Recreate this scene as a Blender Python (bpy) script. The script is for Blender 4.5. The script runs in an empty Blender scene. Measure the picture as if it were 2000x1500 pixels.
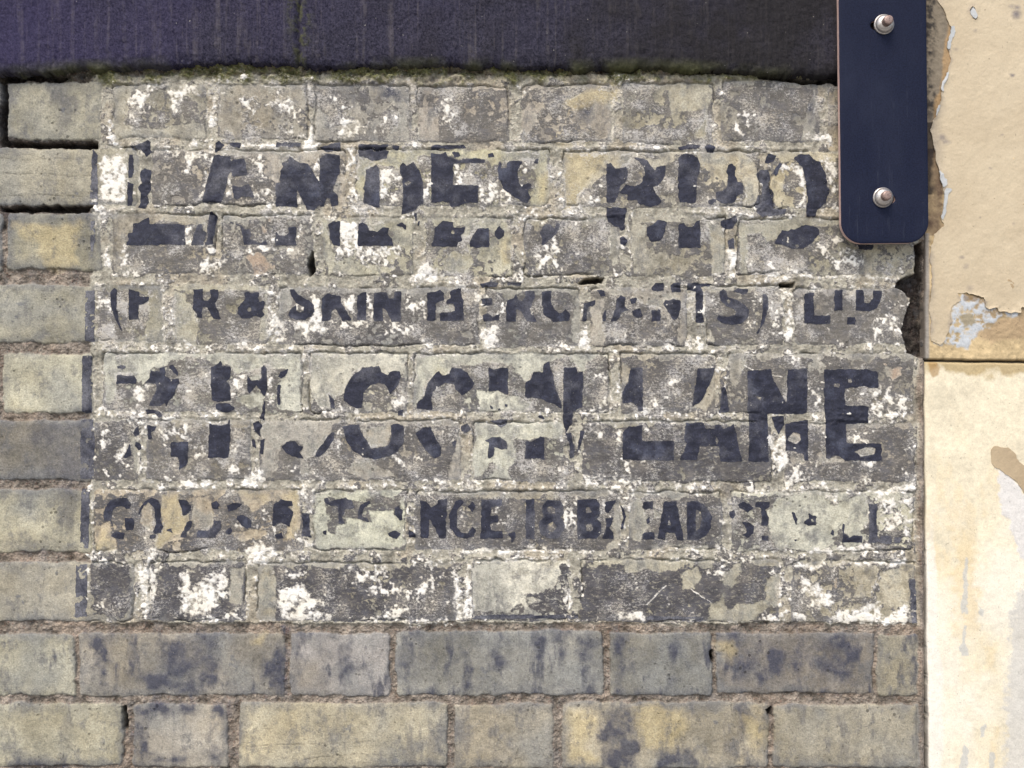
import bpy, math, random
import numpy as np

# ------------------------------------------------------------------ camera, light, exposure
S = 0.000556            # metres on the wall per pixel of the 2000 px wide photograph
DIST = 1.02             # camera to brick face
EYE = 1.45              # height of the picture centre above the pavement
SPACING = 1.6           # px between mesh vertices inside the picture
EXPOSURE = 1.05

scene = bpy.context.scene
COL = scene.collection
cam_data = bpy.data.cameras.new('camera')
cam = bpy.data.objects.new('camera', cam_data)
COL.objects.link(cam)
cam.location = (0, -DIST, EYE)
cam.rotation_euler = (math.radians(90), 0, 0)
cam_data.sensor_width = 36
cam_data.lens = 36 * DIST / (2000 * S)
cam_data.clip_start = 0.02
cam_data.clip_end = 500
scene.camera = cam

SUN_ELEV, SUN_ROT = math.radians(56), math.radians(205)   # rotation clockwise from +Y: high, in front of the wall, a little to the left
world = bpy.data.worlds.new('World')
scene.world = world
world.use_nodes = True
wn = world.node_tree
wn.nodes.clear()
sky = wn.nodes.new('ShaderNodeTexSky')
sky.sky_type = 'NISHITA'
sky.sun_disc = False
sky.sun_elevation = SUN_ELEV
sky.sun_rotation = SUN_ROT
sky.air_density = 1.0
sky.dust_density = 3.5
sky.ozone_density = 1.0
bg = wn.nodes.new('ShaderNodeBackground')
bg.inputs['Strength'].default_value = 0.135
wo = wn.nodes.new('ShaderNodeOutputWorld')
wn.links.new(sky.outputs[0], bg.inputs[0])
wn.links.new(bg.outputs[0], wo.inputs[0])

sun_data = bpy.data.lights.new('sun', 'SUN')
sun_data.energy = 1.25
sun_data.angle = math.radians(24)
sun_data.color = (1.0, 0.95, 0.86)
sun = bpy.data.objects.new('sun', sun_data)
COL.objects.link(sun)
d = (math.sin(SUN_ROT) * math.cos(SUN_ELEV), math.cos(SUN_ROT) * math.cos(SUN_ELEV), math.sin(SUN_ELEV))
from mathutils import Vector
sun.rotation_euler = Vector(d).to_track_quat('Z', 'Y').to_euler()
sun.location = (-1, -2, 4)

scene.view_settings.view_transform = 'Standard'
scene.view_settings.look = 'None'
scene.view_settings.gamma = 1
scene.view_settings.exposure = EXPOSURE
scene.render.resolution_x, scene.render.resolution_y = 1024, 768

# ------------------------------------------------------------------ helpers
rng = np.random.default_rng(7)
random.seed(7)

def lin(c):
    c = np.asarray(c, float) / 255
    return np.where(c <= 0.04045, c / 12.92, ((c + 0.055) / 1.055) ** 2.4)
GAIN = 1.32
def alb(*c):                                   # picture colour -> base colour
    return np.minimum(lin(c) / GAIN, 0.86)

def axis(lo, a, b, hi, fine, grow=1.12, cap=14):
    mid = np.arange(a, b + fine * .5, fine)
    l, step, p = [], fine, a
    while p > lo:
        step = min(step * grow, cap); p -= step; l.append(p)
    r, step, p = [], fine, mid[-1]
    while p < hi:
        step = min(step * grow, cap); p += step; r.append(p)
    return np.concatenate([np.array(l[::-1]), mid, np.array(r)])

def smooth(t): return t * t * (3 - 2 * t)

def lattice(xs, ys, wx, wy, seed):
    """value noise -1..1 with cells wx * wy px on the grid xs * ys"""
    g = np.random.default_rng(seed)
    ox, oy = g.random() * 50, g.random() * 50
    u = (xs - xs[0]) / wx + ox; v = (ys - ys[0]) / wy + oy
    iu, iv = np.floor(u).astype(int), np.floor(v).astype(int)
    R = g.random((iv.max() + 2, iu.max() + 2)).astype(np.float32) * 2 - 1
    fv = smooth(v - iv)[:, None].astype(np.float32); fu = smooth(u - iu)[None].astype(np.float32)
    rows = R[iv] * (1 - fv) + R[iv + 1] * fv
    return rows[:, iu] * (1 - fu) + rows[:, iu + 1] * fu

def fbm(xs, ys, w, seed, octaves=4, gain=.55, aspect=1.0):
    out, a, tot = 0, 1.0, 0
    for o in range(octaves):
        ww = w / 2 ** o
        if ww < 1.4: break
        out = out + a * lattice(xs, ys, ww * aspect, ww, seed * 31 + o)
        tot += a * a; a *= gain
    return out / math.sqrt(tot) * 1.5          # spread about -1..1

def poly_sdf(pts, X, Y):
    """signed distance, positive inside"""
    d2 = np.full(X.shape, 1e12, np.float32); inside = np.zeros(X.shape, bool)
    n = len(pts)
    for i in range(n):
        x0, y0 = pts[i]; x1, y1 = pts[(i + 1) % n]
        ex, ey = x1 - x0, y1 - y0
        L = ex * ex + ey * ey + 1e-9
        t = np.clip(((X - x0) * ex + (Y - y0) * ey) / L, 0, 1)
        dx, dy = X - x0 - t * ex, Y - y0 - t * ey
        d2 = np.minimum(d2, dx * dx + dy * dy)
        if y0 != y1:
            c = ((y0 > Y) != (y1 > Y)) & (X < ex * (Y - y0) / ey + x0)
            inside ^= c
    d = np.sqrt(d2)
    return np.where(inside, d, -d)

class Grid:
    def __init__(self, xs, ys):
        self.xs, self.ys = xs, ys
    def window(self, x0, y0, x1, y1, m):
        a, b = np.searchsorted(self.xs, [x0 - m, x1 + m]); c, e = np.searchsorted(self.ys, [y0 - m, y1 + m])
        a, c = max(a - 1, 0), max(c - 1, 0)
        return slice(c, min(e + 1, len(self.ys))), slice(a, min(b + 1, len(self.xs)))

def world_xyz(px, py, h):                     # h: millimetres in front of the brick face
    return np.stack([(px - 1000) * S, -h * .001, (750 - py) * S + EYE], -1)

def make_mesh(name, verts, loops, counts, mats, attrs=None, parent=None, smooth_shade=True):
    me = bpy.data.meshes.new(name)
    me.vertices.add(len(verts)); me.vertices.foreach_set('co', np.ascontiguousarray(verts, np.float32).ravel())
    me.loops.add(len(loops)); me.loops.foreach_set('vertex_index', np.ascontiguousarray(loops, np.int32))
    starts = np.concatenate([[0], np.cumsum(counts)[:-1]])
    me.polygons.add(len(counts)); me.polygons.foreach_set('loop_start', starts.astype(np.int32))
    me.polygons.foreach_set('loop_total', np.asarray(counts, np.int32))
    me.polygons.foreach_set('use_smooth', np.full(len(counts), smooth_shade))
    for m in (mats if isinstance(mats, (list, tuple)) else [mats]): me.materials.append(m)
    me.update(calc_edges=True)
    for k, v in (attrs or {}).items():
        at = me.attributes.new(k, 'FLOAT_COLOR', 'POINT')
        c = np.ones((len(verts), 4), np.float32); c[:, :v.shape[1]] = v
        at.data.foreach_set('color', c.ravel())
    o = bpy.data.objects.new(name, me); COL.objects.link(o)
    if parent is not None: o.parent = parent
    return o

def grid_mesh(name, xs, ys, H, face_mask, mat, attrs, parent):
    """the cells of a height field where face_mask is set"""
    h, w = H.shape
    r, c = np.nonzero(face_mask)
    a = r * w + c
    q = np.stack([a, a + w, a + w + 1, a + 1], 1)      # faces the camera
    used, inv = np.unique(q.ravel(), return_inverse=True)
    X, Y = np.meshgrid(xs, ys)
    V = world_xyz(X.ravel()[used], Y.ravel()[used], H.ravel()[used])
    A = {k: v.reshape(-1, v.shape[-1])[used] for k, v in attrs.items()}
    return make_mesh(name, V, inv, np.full(len(q), 4), mat, A, parent)

def contour_mesh(name, F, xs, ys, H, lift, mat, parent=None, thick=0.0, attrs=None, xyz=world_xyz, side=None):
    """a film: the region F > 0, edges cut between grid points, lying `lift` mm over the height field H, with sides `thick` mm deep"""
    h, w = F.shape
    ins = F > 0
    N = h * w
    code = ins[:-1, :-1] * 1 + ins[:-1, 1:] * 2 + ins[1:, 1:] * 4 + ins[1:, :-1] * 8
    keys, counts, seg = [], [], []
    for case in range(1, 16):
        r, c = np.nonzero(code == case)
        if not len(r): continue
        a = r * w + c
        corner = [a, a + 1, a + w + 1, a + w]
        edge = [N + a, 2 * N + a + 1, N + a + w, 2 * N + a]
        bits = [(case >> k) & 1 for k in range(4)]
        row, kind = [], []
        for k in range(4):
            if bits[k]: row.append(corner[k]); kind.append(0)
            if bits[k] != bits[(k + 1) % 4]: row.append(edge[k]); kind.append(1)
        n = len(row)
        for i in range(n):
            if kind[i] and kind[(i + 1) % n]: seg.append(np.stack([row[i], row[(i + 1) % n]], 1))
        keys.append(np.stack(row[::-1], 1).ravel()); counts.append(np.full(len(r), n))
    if not keys: return None
    keys = np.concatenate(keys); counts = np.concatenate(counts)
    used, inv = np.unique(keys, return_inverse=True)
    kind, base = used // N, used % N
    r, c = base // w, base % w
    r2, c2 = np.where(kind == 2, r + 1, r), np.where(kind == 1, c + 1, c)
    r2, c2 = np.minimum(r2, h - 1), np.minimum(c2, w - 1)
    f1, f2 = F[r, c], F[r2, c2]
    with np.errstate(divide='ignore', invalid='ignore'):
        t = np.where(kind == 0, 0, np.clip(f1 / (f1 - f2), 0.02, .98))
    px = xs[c] * (1 - t) + xs[c2] * t; py = ys[r] * (1 - t) + ys[r2] * t
    hh = H[r, c] * (1 - t) + H[r2, c2] * t + lift
    V = xyz(px, py, hh)
    A = {}
    for k, v in (attrs or {}).items():
        A[k] = v[r, c] * (1 - t)[:, None] + v[r2, c2] * t[:, None]
    if thick > 0 and seg:
        sg = np.searchsorted(used, np.concatenate(seg))
        nb = len(V)
        bv, bi = np.unique(sg.ravel(), return_inverse=True)
        bi = bi.reshape(-1, 2)
        V = np.concatenate([V, xyz(px[bv], py[bv], hh[bv] - thick)])
        A = {k: np.concatenate([v, v[bv]]) for k, v in A.items()}
        q = np.stack([sg[:, 0], sg[:, 1], nb + bi[:, 1], nb + bi[:, 0]], 1)
        inv = np.concatenate([inv, q.ravel()]); counts = np.concatenate([counts, np.full(len(q), 4)])
    o = make_mesh(name, V, inv, counts, [mat, side] if side else mat, A, parent, thick == 0)
    if side:
        mi = np.zeros(len(counts), np.int32); mi[len(counts) - len(q):] = 1
        o.data.polygons.foreach_set('material_index', mi)
    return o

# ------------------------------------------------------------------ materials
class NT:
    def __init__(self, name):
        self.m = bpy.data.materials.new(name); self.m.use_nodes = True
        self.t = self.m.node_tree; self.t.nodes.clear()
        self.out = self.n('ShaderNodeOutputMaterial'); self.b = self.n('ShaderNodeBsdfPrincipled')
        self.t.links.new(self.b.outputs[0], self.out.inputs[0])
        self.pos = self.n('ShaderNodeTexCoord').outputs['Object']
    def n(self, k): return self.t.nodes.new(k)
    def link(self, a, b):
        if hasattr(a, 'links'): self.t.links.new(a, b)
        elif isinstance(a, (tuple, list, np.ndarray)):
            a = [float(q) for q in a]; b.default_value = (a + [1.0])[:4] if len(b.default_value) == 4 else a[:3]
        else: b.default_value = a
    def attr(self, name):
        a = self.n('ShaderNodeAttribute'); a.attribute_name = name; return a
    def sep(self, v):
        s = self.n('ShaderNodeSeparateColor'); self.link(v, s.inputs[0]); return s.outputs
    def noise(self, scale, detail=3, rough=.6, stretch=(1, 1, 1), w=0):
        mp = self.n('ShaderNodeMapping'); self.link(self.pos, mp.inputs['Vector']); mp.inputs['Scale'].default_value = stretch
        mp.inputs['Location'].default_value = (w * 1.7, w * .9, w * 1.3)
        t = self.n('ShaderNodeTexNoise'); self.link(mp.outputs[0], t.inputs['Vector'])
        t.inputs['Scale'].default_value = scale; t.inputs['Detail'].default_value = detail; t.inputs['Roughness'].default_value = rough
        return t.outputs['Fac']
    def voronoi(self, scale, feature='F1'):
        t = self.n('ShaderNodeTexVoronoi'); self.link(self.pos, t.inputs['Vector']); t.inputs['Scale'].default_value = scale; t.feature = feature
        return t.outputs
    def math(self, op, a, b=0.0, clamp=False):
        m = self.n('ShaderNodeMath'); m.operation = op; m.use_clamp = clamp
        self.link(a, m.inputs[0]); self.link(b, m.inputs[1]); return m.outputs[0]
    def ramp(self, v, lo, hi, a=0.0, b=1.0):
        m = self.n('ShaderNodeMapRange'); m.interpolation_type = 'SMOOTHSTEP'
        self.link(v, m.inputs['Value'])
        for k, q in zip(('From Min', 'From Max', 'To Min', 'To Max'), (lo, hi, a, b)): self.link(q, m.inputs[k])
        return m.outputs[0]
    def mix(self, f, a, b, mode='MIX'):
        m = self.n('ShaderNodeMix'); m.data_type = 'RGBA'; m.blend_type = mode
        self.link(f, m.inputs[0]); self.link(a, m.inputs[6]); self.link(b, m.inputs[7]); return m.outputs[2]
    def scale(self, col, f):                    # colour * scalar
        c = self.n('ShaderNodeCombineColor')
        for k in range(3): self.link(f, c.inputs[k])
        return self.mix(1.0, col, c.outputs[0], 'MULTIPLY')
    def finish(self, col, rough=.9, bump=None, dist=.0006, strength=.6, spec=.3, metal=0):
        self.link(col, self.b.inputs['Base Color']); self.link(rough, self.b.inputs['Roughness'])
        self.link(spec, self.b.inputs['Specular IOR Level']); self.link(metal, self.b.inputs['Metallic'])
        if bump is not None:
            bn = self.n('ShaderNodeBump'); bn.inputs['Distance'].default_value = dist; bn.inputs['Strength'].default_value = strength
            self.link(bump, bn.inputs['Height']); self.link(bn.outputs[0], self.b.inputs['Normal'])
        return self.m

def wall_material():
    g = NT('weathered_brick_and_paint')
    base = g.attr('base').outputs['Color']
    film = g.sep(g.attr('film').outputs['Color'])    # r: sign ground paint, g: white paint, b: grey bloom
    aux = g.sep(g.attr('aux').outputs['Color'])      # r: mortar, g: ground paint shade, b: dry cream scuffs
    grain = g.noise(560, 4, .75); mid = g.noise(170, 4, .7); low = g.noise(45, 3, .6); mot = g.noise(75, 5, .7, (1, 1, .75), 21)
    v1 = g.voronoi(150); vs = g.sep(v1['Color'])
    pit = g.math('MAXIMUM', g.ramp(g.math('SUBTRACT', v1['Distance'], g.math('MULTIPLY', vs[1], .22)), -.04, .08), g.ramp(vs[0], .09, .08))
    pit = g.math('MAXIMUM', pit, g.ramp(g.noise(18, 3, .6, w=14), .62, .54))
    pit = g.math('MULTIPLY', pit, g.ramp(g.noise(330, 3, .6, w=3), .25, .36, .35, 1))
    f = g.math('ADD', g.math('MULTIPLY', grain, 1.55), g.math('MULTIPLY', mid, .75))
    f = g.math('ADD', f, -.15)
    col = g.scale(base, f)
    col = g.mix(g.ramp(mot, .50, .68, 0, .60), col, g.scale(alb(108, 108, 109), f))
    col = g.mix(g.ramp(mot, .46, .30, 0, .40), col, g.scale(g.mix(.35, base, alb(206, 200, 178)), f))
    col = g.scale(col, g.ramp(pit, 0, 1, .5, 1.0))
    fleck = g.math('MULTIPLY', g.ramp(g.noise(250, 4, .75, (1, 1, .7), 17), .60, .68), g.ramp(g.noise(30, 3, .6, w=19), .42, .60))
    col = g.scale(col, g.ramp(fleck, 0, 1, 1.0, .58))
    pale = g.ramp(g.noise(420, 3, .8, w=23), .64, .72)
    col = g.mix(g.math('MULTIPLY', pale, .35), col, alb(222, 214, 196))
    # sand and grit of the joints
    v = g.voronoi(420)
    vc = g.sep(v['Color'])
    gritc = g.mix(vc[1], alb(120, 92, 76), alb(196, 184, 166))
    gritc = g.mix(g.ramp(vc[0], .80, .84), gritc, alb(122, 66, 50))
    gritc = g.mix(g.ramp(vc[2], .82, .86), gritc, alb(62, 56, 56))
    grit = g.mix(g.ramp(v['Distance'], .25, .6), gritc, base)
    col = g.mix(g.math('MULTIPLY', aux[0], .5), col, g.mix(.45, grit, col))
    # sign ground: brown grey to charcoal brushed paint
    brush = g.noise(150, 4, .65, (.25, 1, 2.2), 5)
    pc = g.mix(aux[1], alb(116, 112, 105), alb(82, 80, 82))
    pc = g.mix(g.ramp(g.noise(60, 4, .6, w=11), .45, .62, 0, .45), pc, alb(106, 106, 111))
    pc = g.scale(pc, g.math('ADD', g.math('MULTIPLY', brush, .8), g.math('ADD', g.math('MULTIPLY', grain, 1.3), -.05)))
    pc = g.mix(g.ramp(low, .45, .75, 0, .35), pc, alb(146, 139, 130))
    e = g.math('MULTIPLY', g.math('SUBTRACT', g.noise(480, 5, .85, w=2), .5), .55)
    gm = g.ramp(g.math('ADD', film[0], e), .44, .57)
    thin = g.ramp(g.noise(330, 4, .75, (.5, 1, 1), 9), .50, .70, 1.0, .25)
    col = g.mix(g.math('MULTIPLY', gm, thin), col, pc)
    cream = g.scale(g.mix(g.ramp(low, .4, .65), (.72, .705, .675), (.72, .66, .53)), g.ramp(grain, .25, .65, .62, 1.08))
    # dry cream scuffs
    sc = g.ramp(g.math('ADD', g.noise(520, 4, .9, (.7, 1, 1), 12), g.math('MULTIPLY', aux[2], .30)), .55, .71, 0, .66)
    col = g.mix(g.math('MULTIPLY', sc, g.ramp(aux[2], .02, .12)), col, g.mix(.45, cream, alb(186, 178, 164)))
    # old cream and white paint left
    e2 = g.math('MULTIPLY', g.math('SUBTRACT', g.noise(430, 5, .95, (.7, 1, 1.1), w=7), .5), 1.15)
    wf = g.math('ADD', film[1], e2)
    wm = g.math('MULTIPLY', g.ramp(wf, .450, .560), g.ramp(wf, .46, .66, .62, 1.0))
    wcol = g.mix(g.ramp(wf, .50, .68), g.scale(alb(218, 210, 192), g.ramp(grain, .2, .65, .8, 1.15)), g.mix(.5, cream, (.775, .75, .675)))
    col = g.mix(wm, col, wcol)
    col = g.mix(film[2], col, g.scale(alb(150, 150, 150), f))
    bump = g.math('ADD', g.math('MULTIPLY', grain, .8), g.math('ADD', g.math('MULTIPLY', mid, .6), g.math('ADD', g.math('MULTIPLY', gm, .28), g.math('MULTIPLY', wm, .12))))
    bump = g.math('ADD', bump, g.math('SUBTRACT', g.math('MULTIPLY', pit, .6), g.math('MULTIPLY', fleck, .5)))
    bump = g.math('ADD', bump, g.math('MULTIPLY', g.math('MULTIPLY', v['Distance'], aux[0]), -1.1))
    return g.finish(col, .9, bump, .0012, .9, .2)

def letter_material():
    g = NT('old_black_sign_paint')
    wear = g.sep(g.attr('wear').outputs['Color'])
    grain = g.noise(560, 4, .75); mid = g.noise(120, 4, .65, (.6, 1, 1)); low = g.noise(30, 3, .6)
    c = g.mix(g.ramp(mid, .3, .75), alb(29, 31, 44), alb(54, 56, 71))
    c = g.mix(g.ramp(low, .54, .75, 0, .40), c, alb(104, 109, 126))
    c = g.mix(wear[0], c, g.mix(grain, alb(84, 84, 90), alb(128, 128, 133)))
    c = g.scale(c, g.ramp(grain, .25, .75, .55, 1.5))
    chip = g.ramp(g.noise(480, 4, .85, w=4), .66, .69)
    c = g.mix(g.math('MULTIPLY', chip, .8), c, alb(185, 178, 165))
    b = g.math('ADD', g.math('MULTIPLY', grain, .6), g.math('MULTIPLY', mid, .7))
    return g.finish(c, .72, b, .0006, .7, .3)

def soot_stone_material():
    g = NT('sooty_tooled_sandstone')
    base = g.sep(g.attr('base').outputs['Color'])
    grain = g.noise(480, 4, .8); mid = g.noise(130, 4, .7); low = g.noise(9, 3, .6)
    streak = g.noise(210, 3, .6, (1, 1, .035), 2)
    c = g.mix(g.ramp(grain, .28, .72), alb(18, 18, 26), alb(76, 74, 88))
    c = g.mix(g.ramp(low, .35, .7, 0, .35), c, alb(62, 60, 84))
    c = g.mix(g.math('MULTIPLY', g.ramp(streak, .50, .66), g.ramp(mid, .35, .60, .05, .52)), c, alb(102, 97, 98))
    c = g.mix(base[2], c, g.mix(grain, alb(30, 26, 56), alb(84, 74, 122)))  # purple lens-flare cast put into the stone colour
    c = g.mix(base[1], c, g.mix(grain, alb(16, 16, 18), alb(58, 55, 54)))
    c = g.mix(base[0], c, g.mix(grain, alb(40, 44, 30), alb(112, 112, 78)))
    spot = g.ramp(g.noise(230, 3, .6, w=6), .72, .76)
    c = g.mix(g.math('MULTIPLY', spot, .6), c, alb(190, 185, 175))
    b = g.math('ADD', grain, g.math('ADD', g.math('MULTIPLY', mid, .8), g.math('MULTIPLY', streak, 1.4)))
    return g.finish(c, .93, b, .0013, .85, .12)

def pier_stone_material(name):
    g = NT(name)
    base = g.attr('base').outputs['Color']
    grain = g.noise(560, 4, .75); mid = g.noise(150, 4, .62); low = g.noise(22, 4, .6)
    f = g.math('ADD', g.math('MULTIPLY', grain, .72), g.math('ADD', g.math('MULTIPLY', mid, .34), .47))
    c = g.scale(base, f)
    c = g.mix(g.ramp(low, .5, .75, 0, .30), c, g.scale(base, .62))
    pit = g.ramp(g.noise(330, 3, .6, w=8), .27, .33)
    c = g.scale(c, g.ramp(pit, 0, 1, .6, 1))
    b = g.math('ADD', grain, g.math('ADD', g.math('MULTIPLY', mid, .7), g.math('MULTIPLY', pit, .5)))
    return g.finish(c, .9, b, .0005, .25, .2)

def coat_material(name, c1, c2, edge=None, dots=True):
    g = NT(name)
    grain = g.noise(480, 4, .75); low = g.noise(12, 4, .6); mid = g.noise(90, 3, .55)
    c = g.mix(g.ramp(low, .3, .7), c1, c2)
    c = g.scale(c, g.math('ADD', g.math('MULTIPLY', mid, .16), g.math('ADD', g.math('MULTIPLY', grain, .34), .75)))
    if dots:
        p = g.ramp(g.noise(300, 3, .65, (1, 1, .7), 3), .25, .34)
        c = g.scale(c, g.ramp(p, 0, 1, .62, 1))
        c = g.mix(g.ramp(g.noise(60, 3, .6, w=5), .66, .82, 0, .28), c, alb(150, 138, 128))
        wear = g.sep(g.attr('wear').outputs['Color'])
        c = g.mix(wear[0], c, g.scale(alb(128, 120, 118), g.ramp(grain, .3, .7, .7, 1.2)))
    return g.finish(c, .55, g.math('ADD', g.math('MULTIPLY', grain, .35), mid), .0005, .5, .35)

def flat_metal(name, c1, c2, rough, metal, bumpd=.0001, scale=900):
    g = NT(name)
    n = g.noise(scale, 3, .65); m = g.noise(25, 3, .6)
    c = g.mix(g.ramp(n, .3, .7), c1, c2)
    sp = .5 if metal else .18
    r = g.ramp(m, .3, .7, rough * .85, min(1, rough * 1.2))
    return g.finish(c, r, n, bumpd, .4, sp, metal)

WALL = wall_material()
LETTER = letter_material()
SOOT = soot_stone_material()

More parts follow.
